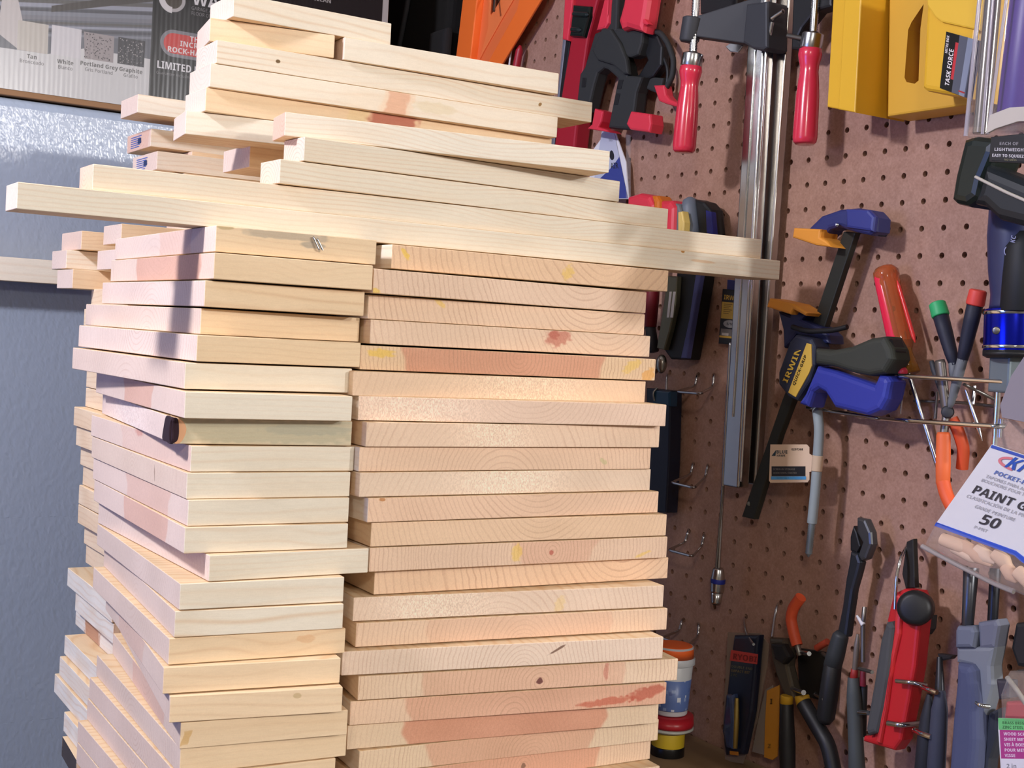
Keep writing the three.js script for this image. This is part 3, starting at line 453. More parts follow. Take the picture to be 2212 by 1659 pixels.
const R_LOOK = ['uppermost narrow sliver', 'narrow sliver beside the fourth offcut', 'rust-patched sliver beside fourth offcut', 'narrow sliver beside the fifth offcut', 'narrow sliver beside seventh offcut', 'narrow sliver beside eighth offcut', 'sliver beside the ninth offcut', 'sliver beside the tenth offcut', 'narrow sliver beside eleventh offcut', 'narrow sliver beside twelfth offcut', 'sliver beside the thirteenth offcut', 'sliver beside the fourteenth offcut', 'low sliver beside fifteenth offcut', 'narrow sliver above the lit ledge', 'with a lit triangular ledge', 'under the black slit', 'with a rust-brown patch', 'pinkish, first stepping out left', 'stepping further left', 'reaching furthest left', 'just above the dark one'];
COL_R.forEach(([x, y, z, d], i) => board('wide_board', `board seen edge-on, ${R_LOOK[i]}, rear left column`, 'wide boards in the rear left column', x, y, z, i > 13 ? 1.2 : 0, 10.2, d, 'z', CELLS['X' + [9, 9, 2, 9, 9, 9, 1, 3, 9, 5, 3, 1, 9, 5, 0, 8, 2, 10, 6, 8, 4][i]], [i], 'endB'));
board('wide_board', 'dark-stained board seen edge-on at the bottom of rear left column', 'wide boards in the rear left column', 12.5, -16.8, -47.6, 4, 10.2, 3.0, 'z', CELLS.X7, [3], 'endB');
// ---------------------------------------------------------------- tools on the pegboard
const K = {
  red: std(0xe03a4c, 0.36), deepRed: std(0xa81c2e, 0.4), orange: std(0xff7a30, 0.42), black: std(0x17181a, 0.5), rubber: std(0x2b2d2c, 0.75), soft: std(0x35382f, 0.7),
  steel: std(0xc4c6c8, 0.22, 1), dull: std(0x8f8d88, 0.42, 1), chrome: std(0xe2e4e6, 0.1, 1), iron: std(0x3b3d42, 0.6, 0.2), navy: std(0x2b336e, 0.5), darkNavy: std(0x1c2033, 0.6), blueGrey: std(0x59618a, 0.7),
  yellow: std(0xe9b62f, 0.4), label: std(0xd9b24a, 0.5), pad: std(0xe89a35, 0.6), white: std(0xe6e6e8, 0.5), clear: std(0xffffff, 0.06, 0, { transmission: 0.94, thickness: 0, ior: 1.46 }), purple: std(0x4b2a86, 0.4),
  grey: std(0x6f7478, 0.6), paleGrey: std(0x9aa6aa, 0.55), cobalt: std(0x1420b4, 0.2, 0.85), green: std(0x2fae6a, 0.5), coral: std(0xe0493e, 0.5), wood: std(0xd9b48c, 0.8), cream: std(0xe6c873, 0.4),
};
const PT = (u, v, d) => P(u, v, d);
const hang = (name, label, category, u, v, group) => thing(name, label, category, P(u, v, 0), group);
const txt = (w, h, bg, lines) => paint(w, h, (c) => { if (bg) { c.fillStyle = bg; c.fillRect(0, 0, w, h); } else c.clearRect(0, 0, w, h); for (const [s, x, y, size, col, weight, sx] of lines) { c.save(); c.translate(x, y); c.scale(sx ?? 1, 1); c.fillStyle = col; c.font = `${weight ?? 'bold'} ${size}px sans-serif`; c.fillText(s, 0, 0); c.restore(); } });
const decal = (map, rough = 0.45) => std(0xffffff, rough, 0, { map, transparent: true });

{ // orange speed square
  const T = hang('speed_square', 'orange plastic triangular speed square hanging at the top, behind the strips', 'square', 1075, 60);
  part('square_plate', plate([[1014, -60], [1192, -60], [1168, 0], [1083, 140], [1040, 205], [1000, 205]], 0.9, 0.14, { b: 0.03, holes: [[[1062, -40], [1103, -40], [1088, -8], [1062, 32], [1058, 30]]] }), std(0xf07840, 0.5), T);
  part('fence', plate([[1003, -60], [1035, -60], [1030, 0], [1016, 122], [1010, 205], [980, 205], [985, 118], [999, 0]], 1.35, 0.9, { b: 0.06 }), K.orange, T);
  part('rib', plate([[1128, -28], [1192, -60], [1168, 0], [1083, 140], [1045, 200], [1024, 200], [1052, 138], [1116, 22]], 1.0, 0.12, { b: 0.04 }), K.orange, T);
  part('rib', plate([[1062, -40], [1058, 30], [1061, 33], [1095, -25], [1118, -30], [1108, 0], [1082, 44], [1044, 112], [1036, 128], [1054, 60], [1056, -40]], 0.98, 0.1, { b: 0.03 }), std(0xfa8448, 0.5), T);
  const H = hang('peg_hook', 'straight steel peg hook carrying the orange square', 'hook', 1068, 10);
  part('hook_wire', wire([[1072, -20, -0.2], [1071, -18, 1.2], [1067, 24, 1.6]], 0.07), K.dull, H);
}
{ // red box level with black vial window
  const T = hang('spirit_level', 'red box level with a black vial block, hanging left of the black spring clamp', 'level', 1245, 80);
  part('level_body', plate([[1236, -70], [1300, -70], [1291, 0], [1270, 80], [1252, 205], [1240, 320], [1196, 320], [1212, 205], [1233, 82]], 1.1, 0.9, { b: 0.12 }), K.deepRed, T);
  part('level_rim', plate([[1228, -70], [1240, -70], [1236, 10], [1226, 88], [1214, 85], [1219, 0]], 1.3, 0.7, { b: 0.08 }), K.red, T);
  part('metal_edge', plate([[1216, 82], [1222, 84], [1208, 205], [1196, 320], [1188, 320], [1204, 205]], 1.0, 0.5, { b: 0.03 }), std(0xb9bccb, 0.35, 0.8), T);
  part('shade_strip', plate([[1223, 84], [1232, 84], [1216, 206], [1206, 320], [1197, 320], [1209, 205]], 1.02, 0.5, { b: 0.03 }), K.black, T);  // black strip painting the shade inside the I-beam, not a separate edge
  const vial = part('vial_block', plate([[1237, 10], [1272, 13], [1270, 36], [1258, 80], [1229, 78]], 1.36, 0.4, { b: 0.12 }), std(0x1d2422, 0.12), T);
  part('vial', turned(P(1237, 30, 1.38), P(1272, 32, 1.38), [[0, 0.02], [0.1, 0.13], [0.9, 0.13], [1, 0.02]]), std(0x222b2a, 0.08), T, vial);
  part('vial', turned(P(1233, 63, 1.38), P(1256, 65, 1.38), [[0, 0.02], [0.15, 0.13], [0.85, 0.13], [1, 0.02]]), std(0x222b2a, 0.08), T, vial);
}
{ // sliver of a red handled tool behind the square
  const T = hang('hand_tool', 'red tool handle with a pale edge, peeking out below the orange square', 'tool', 1112, 130);
  part('handle', turned(P(1124, 98, 0.6), P(1100, 230, 0.6), [[0, 0.06], [0.08, 0.2], [0.7, 0.24], [1, 0.1]]), K.deepRed, T);
  part('pale_edge', turned(P(1105, 104, 0.7), P(1088, 230, 0.7), [[0, 0.05], [1, 0.06]]), K.white, T);
}
{ // big black spring clamp with red grips and pads
  const T = hang('spring_clamp', 'large black spring clamp with red grips and red jaw pads', 'clamp', 1330, 140);
  part('clamp_body', plate([[1322, -60], [1336, -60], [1332, 60], [1388, 68], [1386, 92], [1378, 118], [1362, 124], [1345, 122], [1352, 140], [1356, 162], [1386, 166], [1374, 200], [1364, 280], [1313, 276], [1322, 230], [1334, 170], [1312, 150], [1303, 147], [1290, 158], [1282, 185], [1270, 240], [1243, 240], [1252, 160], [1262, 145], [1274, 105], [1284, 72], [1306, 62], [1316, 0]], 1.3, 0.7, { b: 0.12 }), K.rubber, T);
  part('jaw_rib', plate([[1300, 60], [1318, 62], [1338, 92], [1352, 128], [1356, 160], [1345, 160], [1322, 140], [1290, 130], [1278, 110]], 1.48, 0.3, { b: 0.1 }), K.rubber, T);
  part('grip', plate([[1311, -60], [1324, -60], [1316, 10], [1314, 50], [1306, 62], [1286, 66], [1290, 55], [1303, 52], [1310, 30]], 1.45, 0.6, { b: 0.14 }), K.red, T);
  part('grip', plate([[1354, -60], [1410, -60], [1398, 0], [1392, 40], [1386, 70], [1352, 60], [1340, 65], [1334, 45], [1344, 8]], 1.75, 0.9, { b: 0.26 }), K.red, T);
  part('trigger', plate([[1388, 36], [1401, 52], [1396, 54], [1384, 50]], 1.7, 0.3, { b: 0.05 }), K.red, T);
  part('jaw_slot', plate([[1337, 172], [1346, 172], [1341, 192], [1332, 192]], 1.33, 0.12, { b: 0.01 }), K.black, T);
  part('jaw_slot', plate([[1331, 202], [1339, 202], [1334, 226], [1326, 226]], 1.33, 0.12, { b: 0.01 }), K.black, T);
  part('jaw_slot', plate([[1258, 168], [1266, 168], [1264, 188], [1256, 188]], 1.33, 0.12, { b: 0.01 }), K.black, T);
  part('jaw_pad', plate([[1284, 234], [1302, 240], [1298, 262], [1292, 274], [1310, 280], [1316, 286], [1268, 278], [1278, 268]], 1.5, 0.8, { b: 0.08 }), K.red, T);
  part('jaw_pad', plate([[1362, 240], [1384, 243], [1404, 246], [1406, 268], [1402, 286], [1360, 280], [1352, 268]], 1.5, 0.8, { b: 0.1 }), K.red, T);
}
{ // second, smaller spring clamp behind
  const T = hang('spring_clamp', 'smaller black spring clamp with looped grips, just left of the red screw handle', 'clamp', 1425, 150);
  part('clamp_body', plate([[1394, 56], [1404, 66], [1420, 76], [1430, 100], [1428, 140], [1410, 165], [1388, 178], [1360, 190], [1352, 172], [1380, 160], [1398, 130], [1386, 100]], 0.9, 0.5, { b: 0.1 }), K.black, T);
  part('looped_grip', wire([[1398, 72, 0.9], [1424, 66, 0.9], [1444, 95, 0.9], [1456, 132, 0.9], [1452, 168, 0.9], [1436, 196, 0.9]], 0.13, { soft: 0.5, seg: 10 }), K.rubber, T);
  part('looped_grip', wire([[1404, 80, 0.7], [1428, 110, 0.7], [1444, 150, 0.7], [1440, 190, 0.7]], 0.09, { soft: 0.5 }), K.black, T);
  part('lower_jaw', plate([[1390, 165], [1432, 168], [1428, 190], [1424, 204], [1404, 196], [1384, 186]], 0.8, 0.4, { b: 0.08 }), K.rubber, T);
  part('jaw_pad', plate([[1411, 184], [1434, 183], [1438, 204], [1446, 214], [1466, 222], [1464, 232], [1436, 224], [1422, 218]], 1.1, 0.5, { b: 0.1 }), K.red, T);
}
// blister card under the big spring clamp
{
  const T = hang('blister_card', 'blue and white hang card with a black tool picture, below the big spring clamp', 'package', 1320, 320);
  const q = [[1318, 276], [1330, 286], [1358, 362], [1290, 420], [1262, 345]];
  part('card', plate([[1317, 274], [1328, 282], [1352, 350], [1358, 430], [1275, 430], [1272, 336]], 0.5, 0.06, { b: 0.01 }), K.white, T);
  const art = paint(256, 384, (c) => { c.fillStyle = '#c3c8d6'; c.fillRect(0, 0, 256, 384); c.fillStyle = '#3a4690'; c.beginPath(); c.moveTo(0, 300); c.lineTo(256, 150); c.lineTo(256, 384); c.lineTo(0, 384); c.fill(); c.fillStyle = '#22242a'; c.fillRect(60, 120, 120, 26); c.beginPath(); c.arc(170, 140, 28, 0, 7); c.fill(); c.fillRect(110, 130, 18, 90); c.font = 'bold 46px sans-serif'; c.fillText('AIR', 150, 216); c.font = '20px sans-serif'; c.fillText('TOOLS', 140, 60); });
  part('card_print', print([[1300, 284], [1326, 282], [1356, 428], [1277, 428]], 0.53), decal(art), T);
  part('clear_wrap', plate([[1352, 290], [1360, 292], [1360, 430], [1352, 430]], 0.62, 0.08, { b: 0.01 }), K.clear, T);
}
// F clamps: bar, sliding arm, screw and red wooden handle
function handle(T, top, u0, v0, u1, v1, d, s, ferruleTop) {
  const a = P(u0, v0, d), b = P(u1, v1, d);
  part('screw_handle', turned(a, b, [[0, 0.36 * s], [0.012, 0.46 * s], [0.07, 0.485 * s], [0.12, 0.45 * s], [0.18, 0.39 * s], [0.25, 0.38 * s], [0.34, 0.42 * s], [0.5, 0.47 * s], [0.72, 0.49 * s], [0.93, 0.5 * s], [0.975, 0.47 * s], [1, 0.38 * s]], 32), std(0xe23450, 0.25, 0, { clearcoat: 0.6, clearcoatRoughness: 0.12 }), T);
  const f = P(ferruleTop[0], ferruleTop[1], d), m = a.clone().lerp(f, -0.02);
  part('ferrule', turned(m, f, [[0, 0.4 * s], [0.04, 0.46 * s], [0.9, 0.45 * s], [1, 0.36 * s]], 28), K.steel, T);
  const e = P(top[0], top[1], d), n = 60, prof = []; for (let i = 0; i <= n; i++) prof.push([i / n, (i % 2 ? 0.185 : 0.15) * s]);
  part('screw', turned(f, e, prof, 14), K.steel, T);
}
{
  const T = hang('bar_clamp', 'steel bar clamp with a red handle, its bright bar running down past the boards', 'clamp', 1650, 100);
  const dB = 1.5, q0 = P(1640, -60, dB), q1 = P(1577, 1052, dB), lean = q1.clone().sub(q0), L = lean.length(), bar = new RoundedBoxGeometry(0.62, L, 0.98, 2, 0.1);
  bar.applyQuaternion(new THREE.Quaternion().setFromUnitVectors(V(0, -1, 0), lean.normalize())); const c = q0.clone().lerp(q1, 0.5); bar.translate(c.x + 0.31, c.y, c.z);
  part('bar', bar, std(0xbfc0c0, 0.2, 1), T);
  const rib = (a, b, w) => { const g = rod(P(a[0], a[1], dB + 0.02), P(b[0], b[1], dB + 0.02), w, 8); return g; };
  part('bar_rib', rib([1632, 100], [1583, 900], 0.045), K.chrome, T); part('bar_rib', rib([1656, 100], [1600, 1040], 0.07), K.chrome, T);
  // sliding arm: from the bar out to the screw
  const a0 = P(1660, 60, 1.1), z = a0.z, s0 = P(1492, 60, 3.1), arm = [];
  const mk = (pts, w) => { const s = new THREE.Shape(pts.map(([x, y]) => new THREE.Vector2(x, y))); const g = new THREE.ExtrudeGeometry(s, { depth: w - 0.1, bevelEnabled: true, bevelThickness: 0.05, bevelSize: 0.05, bevelOffset: -0.05, bevelSegments: 2 }); return g.translate(0, 0, -w / 2 + 0.05); };
  const along = V(a0.x - s0.x, 0, a0.z - s0.z), aL = along.length(), yaw = Math.atan2(-along.z, along.x), ys = s0.y, ya = a0.y;
  const g1 = mk([[-0.15, 0.42], [0.25, 0.42], [aL - 0.7, 1.15 + ya - ys], [aL + 0.1, 1.4 + ya - ys], [aL + 0.1, -0.75 + ya - ys], [aL - 0.6, -0.72 + ya - ys], [0.3, -0.42], [-0.15, -0.42]], 0.5).rotateY(yaw).translate(s0.x, ys, s0.z);
  part('sliding_arm', g1, K.iron, T);
  part('bar_collar', plate([[1612, 8], [1657, 2], [1657, 102], [1648, 108], [1626, 106], [1604, 92]], 1.95, 1.15, { b: 0.1 }), K.iron, T);
  part('screw_boss', turned(P(1497, 36, 3.1), P(1488, 92, 3.1), [[0, 0.3], [0.06, 0.42], [0.9, 0.42], [1, 0.34]], 24), K.iron, T);
  part('pivot_plate', plate([[1566, 100], [1600, 76], [1604, 100], [1594, 114], [1576, 112]], 1.5, 0.3, { b: 0.05 }), K.steel, T);
  handle(T, [1507, -60], 1493, 142, 1477, 330, 3.1, 0.98, [1497, 114]);
  part('fixed_jaw', [plate([[1512, -60], [1592, -60], [1590, 14], [1540, 30], [1512, 30]], 0.7, 0.5, { b: 0.08 })], K.black, T);
}
{
  const T = hang('bar_clamp', 'second bar clamp with red handle, half hidden by the yellow mitre box', 'clamp', 1760, 120);
  const dB = 0.75, q0 = P(1694, -60, dB), q1 = P(1616, 1046, dB), lean = q1.clone().sub(q0), L = lean.length(), bar = new RoundedBoxGeometry(0.4, L, 0.8, 2, 0.08);
  bar.applyQuaternion(new THREE.Quaternion().setFromUnitVectors(V(0, -1, 0), lean.normalize())); const c = q0.clone().lerp(q1, 0.5); bar.translate(c.x + 0.2, c.y, c.z);
  part('bar', bar, std(0xb5b2ae, 0.25, 1), T);
  part('sliding_arm', plate([[1712, -8], [1722, -12], [1770, -4], [1796, -18], [1796, 14], [1760, 24], [1732, 60], [1722, 82], [1736, 98], [1728, 108], [1708, 106]], 1.6, 0.7, { b: 0.1 }), K.black, T);
  part('lever_pin', rod(P(1668, 40, 1.75), P(1692, 24, 1.75), 0.1), K.steel, T); part('lever_pin', rod(P(1662, 78, 1.75), P(1668, 48, 1.75), 0.08), K.chrome, T);
  part('jaw_bolt', rod(P(1702, 77, 1.65), P(1738, 84, 1.65), 0.09), K.dull, T);
  handle(T, [1766, -60], 1751, 104, 1738, 312, 1.7, 0.95, [1757, 70]);
}
{ // yellow mitre box
  const T = hang('mitre_box', 'yellow plastic mitre box with a black and silver label, at the top right', 'mitre box', 1940, 120);
  // seen from its end: a channel of two walls and a floor, set on edge against the board
  const zc = P(1850, 200, 1.7), zr = P(2060, 200, 1.0);
  part('end_wall', plate([[1806, -60], [1840, -60], [1836, 0], [1822, 238], [1786, 231], [1799, 0]], 2.4, 2.2, { b: 0.06, seg: 3 }), K.yellow, T);
  part('side_wall', plate([[1829, -60], [1866, -60], [1860, 0], [1847, 243], [1810, 236], [1824, 0]], 2.75, 2.6, { b: 0.05, seg: 3 }), K.yellow, T);
  part('floor_plate', plate([[1908, -60], [2140, -60], [2120, 0], [2094, 226], [1916, 252], [1920, 0]], 1.5, 1.3, { b: 0.08, holes: [[[1998, 2], [1992, 62], [1988, 176], [1976, 186], [1956, 182], [1950, 170], [1958, 64], [1966, 46]]] }), std(0xdcaa38, 0.45), T);
  part('slot_lining', plate([[1940, 20], [2006, 0], [2000, 190], [1940, 192]], 0.5, 0.3, { b: 0.02 }), K.yellow, T);
  const wall = part('far_wall', plate([[2006, -60], [2140, -60], [2122, 0], [2092, 212], [1998, 196], [1990, 190], [2000, 0]], 3.1, 2.4, { b: 0.2, seg: 3 }), K.yellow, T);
  part('wall_step', plate([[2001, -60], [2140, -60], [2126, 0], [2116, 66], [2034, 48], [2020, 38], [2002, 12]], 3.22, 0.6, { b: 0.06 }), std(0xedbf3c, 0.4), T, wall);
  const art = paint(320, 512, (c) => { c.fillStyle = '#5c5f6a'; c.fillRect(0, 0, 320, 512); c.fillStyle = '#8d95a6'; c.fillRect(190, 0, 50, 512); c.fillStyle = '#3a3a44'; c.fillRect(250, 0, 70, 512); c.fillStyle = '#1b1a18'; c.fillRect(0, 0, 118, 512); c.fillStyle = '#c73b40'; c.fillRect(92, 70, 26, 330); c.save(); c.translate(86, 470); c.rotate(-Math.PI / 2); c.fillStyle = '#efe9e6'; c.font = 'bold 58px sans-serif'; c.fillText('TASK FORCE', 0, 0); c.font = 'bold 30px sans-serif'; c.fillText('MITRE BOX', 280, -54); c.restore(); c.fillStyle = '#b23a3a'; c.fillRect(180, 470, 60, 14); });
  part('brand_label', print([[2044, 68], [2124, 90], [2100, 216], [2030, 190]], 3.14), decal(art, 0.3), T);
}
{ // clear tube of purple with a black trigger handle
  const T = hang('sealed_tool', 'clear plastic pack with purple insert and a black pistol grip, at the right edge', 'package', 2150, 250);
  part('insert', turned(P(2240, -60, 3.6), P(2196, 260, 3.6), [[0, 0.7], [1, 0.62]], 24), K.purple, T);
  part('rod', rod(P(2150, -60, 3.4), P(2118, 290, 3.4), 0.26), std(0x9a948c, 0.2, 0.8), T);
  part('clear_shell', plate([[2120, -60], [2290, -60], [2270, 290], [2080, 296], [2096, 180]], 4.5, 1.6, { b: 0.3, seg: 3 }), K.clear, T);
  part('shell_edge', [wire([[2122, -60, 4.3], [2086, 294, 4.3]], 0.07), wire([[2150, -60, 4.55], [2122, 290, 4.55]], 0.05), wire([[2182, -60, 4.55], [2134, 290, 4.55]], 0.05)], std(0xd9d4dc, 0.12, 0, { transmission: 0.5, thickness: 0 }), T);
  part('paper_band', plate([[2138, 248], [2180, 232], [2290, 226], [2290, 262], [2200, 262], [2150, 278], [2128, 290]], 4.62, 0.1, { b: 0.02 }), std(0xc8c0b4, 0.7), T);
  part('grip_head', plate([[2078, 300], [2100, 293], [2150, 298], [2146, 330], [2120, 392], [2112, 428], [2086, 446], [2060, 440], [2050, 430], [2058, 380]], 4.4, 1.6, { b: 0.3, seg: 3 }), std(0x14201c, 0.35), T);
  part('pistol_grip', plate([[2124, 354], [2290, 420], [2290, 510], [2212, 490], [2150, 474], [2120, 446], [2096, 440], [2108, 410]], 4.6, 1.5, { b: 0.36, seg: 3 }), std(0x161d22, 0.5), T);
  part('grip_piping', wire([[2107, 382, 4.63], [2175, 416, 4.66], [2290, 466, 4.66]], 0.05), std(0xbdb6aa, 0.4), T);
  part('sticker', plate([[2140, 296], [2290, 280], [2290, 356], [2136, 350]], 4.5, 0.1, { b: 0.02 }), K.black, T);
  part('sticker_print', print([[2142, 300], [2222, 300], [2222, 350], [2138, 346]], 4.53), decal(txt(320, 200, '#17171a', [['EACH OF', 70, 56, 40, '#8f8c90'], ['LIGHTWEIGHT', 30, 110, 40, '#c9c6ca'], ['EASY TO SQUEEZE', 14, 166, 38, '#d4d1d4', 'bold', 0.9], ['NO MESS', 120, 196, 24, '#77744f']])), T);
}
{ // power grip with cobalt collar
  const T = hang('power_grip', 'navy and black round grip with a bright cobalt metal collar', 'tool', 2170, 640);
  const d = 1.7, c0 = (v) => P(2196 - (v - 480) * 0.03, v, d);
  part('grip_body', turned(c0(440), c0(672), [[0, 0.86], [0.3, 0.9], [0.62, 0.84], [0.85, 0.74], [0.94, 0.76], [1, 0.8]], 32), std(0x2d3358, 0.45), T);
  part('grip_insert', turned(P(2216, 500, d + 0.35), P(2206, 672, d + 0.35), [[0, 0.3], [0.2, 0.62], [1, 0.66]], 24), std(0x15181a, 0.6), T);
  part('collar', turned(c0(668), c0(762), [[0, 0.86], [0.02, 0.92], [0.98, 0.92], [1, 0.86]], 40), K.cobalt, T);
  part('collar_ring', turned(c0(672), c0(682), [[0, 0.9], [0.2, 0.95], [0.8, 0.95], [1, 0.9]], 40), K.chrome, T); part('collar_ring', turned(c0(746), c0(755), [[0, 0.9], [0.2, 0.95], [0.8, 0.95], [1, 0.9]], 40), K.chrome, T);
  part('collar_screw', turned(P(2154, 713, d + 0.62), P(2152, 714, d + 0.98), [[0, 0.12], [0.9, 0.13], [1, 0.1]]), K.dull, T);
  part('black_ring', turned(c0(758), c0(774), [[0, 0.93], [0.7, 0.93], [1, 0.8]], 32), K.black, T);
  part('square_shank', plate([[2136, 770], [2182, 770], [2178, 850], [2132, 846]], d + 0.4, 0.8, { b: 0.08 }), std(0x69757b, 0.45, 0.3), T);
  part('emblem', print([[2172, 492], [2208, 500], [2196, 572], [2162, 560]], d + 0.9), decal(paint(160, 320, (c) => { c.clearRect(0, 0, 160, 320); c.lineWidth = 9; c.strokeStyle = '#9aa0c4'; c.beginPath(); c.arc(78, 222, 56, 0, 7); c.stroke(); c.fillStyle = '#9aa0c4'; c.save(); c.translate(110, 130); c.rotate(-Math.PI / 2); c.font = 'bold 60px sans-serif'; c.fillText('KC', 0, 0); c.restore(); c.beginPath(); c.moveTo(50, 240); c.lineTo(78, 180); c.lineTo(106, 240); c.lineTo(78, 225); c.fill(); })), T);
}
{ // navy one-handed bar clamp
  const T = hang('quick_clamp', 'navy one-handed bar clamp with orange pads and a yellow label', 'clamp', 1790, 660);
  part('bar', plate([[1822, 500], [1848, 502], [1776, 722], [1712, 866], [1684, 940], [1628, 1122], [1602, 1116], [1690, 862], [1748, 720]], 1.15, 0.3, { b: 0.04 }), std(0x2f312b, 0.5, 0.3), T);
  part('bar_hole', turned(P(1618, 1088, 1.1), P(1618, 1088, 1.17), [[0, 0.09], [1, 0.09]]), std(0x6e6f6b, 0.5), T);
  part('fixed_head', plate([[1744, 494], [1772, 466], [1812, 452], [1850, 449], [1878, 454], [1892, 470], [1890, 500], [1876, 508], [1848, 502], [1808, 490], [1790, 496], [1772, 516], [1762, 508]], 1.6, 0.9, { b: 0.18, seg: 3 }), K.navy, T);
  part('head_cap', plate([[1826, 451], [1874, 453], [1888, 468], [1884, 500], [1828, 492]], 1.72, 0.3, { b: 0.1 }), std(0x333c86, 0.45), T);
  part('head_foot', plate([[1884, 462], [1900, 468], [1906, 492], [1896, 510], [1880, 506]], 1.2, 0.5, { b: 0.08 }), K.darkNavy, T);
  part('jaw_pad', plate([[1714, 492], [1772, 495], [1770, 512], [1784, 520], [1796, 534], [1762, 530], [1711, 513]], 1.9, 1.0, { b: 0.08 }), K.pad, T);
  part('jaw_pad', plate([[1662, 644], [1712, 655], [1744, 676], [1738, 682], [1712, 668], [1706, 679], [1655, 663]], 1.9, 1.0, { b: 0.08 }), K.pad, T);
  part('moving_jaw', plate([[1680, 672], [1706, 680], [1716, 664], [1740, 680], [1732, 690], [1770, 706], [1788, 724], [1790, 742], [1760, 742], [1720, 722], [1704, 742], [1692, 752], [1690, 712]], 1.5, 0.9, { b: 0.12 }), std(0x222a52, 0.5), T);
  part('release_lever', wire([[1712, 706, 1.9], [1742, 716, 1.95], [1800, 714, 1.95], [1830, 706, 1.9]], 0.1, { soft: 0.4 }), K.black, T);
  const body = part('clamp_body', plate([[1718, 722], [1752, 731], [1760, 748], [1759, 788], [1748, 824], [1720, 866], [1702, 858], [1680, 830], [1680, 804], [1704, 738]], 2.1, 0.9, { b: 0.14, seg: 3 }), std(0x262b3d, 0.5), T);
  part('label_plate', plate([[1742, 741], [1752, 744], [1753, 790], [1747, 806], [1718, 858], [1702, 848]], 2.14, 0.1, { b: 0.02 }), K.label, T, body);
  part('label_print', print([[1687.7, 824], [1716.7, 753.6], [1732.6, 757.3], [1700.8, 831]], 2.13), decal(txt(256, 84, null, [['IRWIN', 6, 74, 88, '#d8b13e', 'bold', 0.98]])), T, body);
  part('label_print', print([[1710.3, 830], [1738.4, 762], [1744.5, 766], [1716.7, 836]], 2.16), decal(txt(300, 50, null, [['QUICK-GRIP', 4, 42, 50, '#2a2412', 'bold', 0.98]])), T, body);
  part('pistol_grip', plate([[1758, 752], [1792, 756], [1836, 748], [1878, 730], [1908, 726], [1922, 752], [1926, 776], [1908, 806], [1876, 812], [1842, 806], [1800, 792], [1758, 786]], 2.5, 1.1, { b: 0.22, seg: 4 }), K.soft, T);
  part('grip_end', plate([[1906, 728], [1918, 732], [1928, 758], [1926, 778], [1908, 808], [1896, 810], [1904, 780]], 2.4, 0.9, { b: 0.2 }), K.black, T);
  part('trigger', plate([[1762, 790], [1800, 800], [1852, 818], [1886, 830], [1896, 808], [1914, 812], [1922, 824], [1914, 862], [1900, 886], [1872, 898], [1840, 890], [1800, 880], [1780, 848], [1766, 840], [1754, 848], [1744, 880], [1722, 872], [1736, 850]], 2.3, 1.0, { b: 0.22, seg: 3 }), std(0x3640a0, 0.38), T);
  part('hook_peg', rod(P(1812, 484, 0), P(1808, 486, 2.2), 0.06), K.steel, T);
}
{ // translucent red and amber screwdriver
  const T = hang('screwdriver', 'big screwdriver with translucent red and amber handle and a bare steel shank', 'screwdriver', 1930, 700);
  const d = 0.85, a = P(1910, 574, d), b = P(1958, 790, d);
  const jelly = std(0xe8935a, 0.1, 0, { transmission: 0.72, thickness: 0.01, ior: 1.46, attenuationColor: 0xff8a40, attenuationDistance: 0.03 });
  part('handle', turned(a, b, [[0, 0.1], [0.02, 0.34], [0.06, 0.47], [0.12, 0.48], [0.14, 0.44], [0.18, 0.45], [0.7, 0.46], [0.8, 0.42], [0.88, 0.3], [0.95, 0.32], [1, 0.3]], 12), jelly, T);
  part('red_flute', turned(P(1897, 588, d + 0.3), P(1935, 756, d + 0.3), [[0, 0.04], [0.06, 0.22], [0.2, 0.24], [0.85, 0.26], [1, 0.06]], 14, 0.7), std(0xee2c4c, 0.2), T);
  part('red_flute', turned(P(1938, 606, d + 0.05), P(1977, 740, d + 0.05), [[0, 0.02], [0.1, 0.07], [0.9, 0.08], [1, 0.02]], 12), std(0xe23a38, 0.25), T);
  part('amber_collar', turned(P(1950, 738, d), P(1964, 806, d), [[0, 0.3], [0.4, 0.27], [0.7, 0.34], [1, 0.4]], 12), std(0xc98a30, 0.12, 0, { transmission: 0.5, thickness: 0.008 }), T);
  part('shank', rod(P(1952, 770, d), P(2026, 1010, d - 0.6), 0.085), K.steel, T);
}
{ // small screwdriver seen end on
  const T = hang('screwdriver', 'small thin driver with round red tip, under the red and amber handle', 'screwdriver', 1948, 820);
  part('red_tip', new THREE.SphereGeometry(0.19, 18, 14).translate(...P(1949, 803, 1.6).toArray()), K.red, T);
  part('shank', rod(P(1952, 808, 1.5), P(1946, 894, 1.3), 0.04), K.steel, T);
}
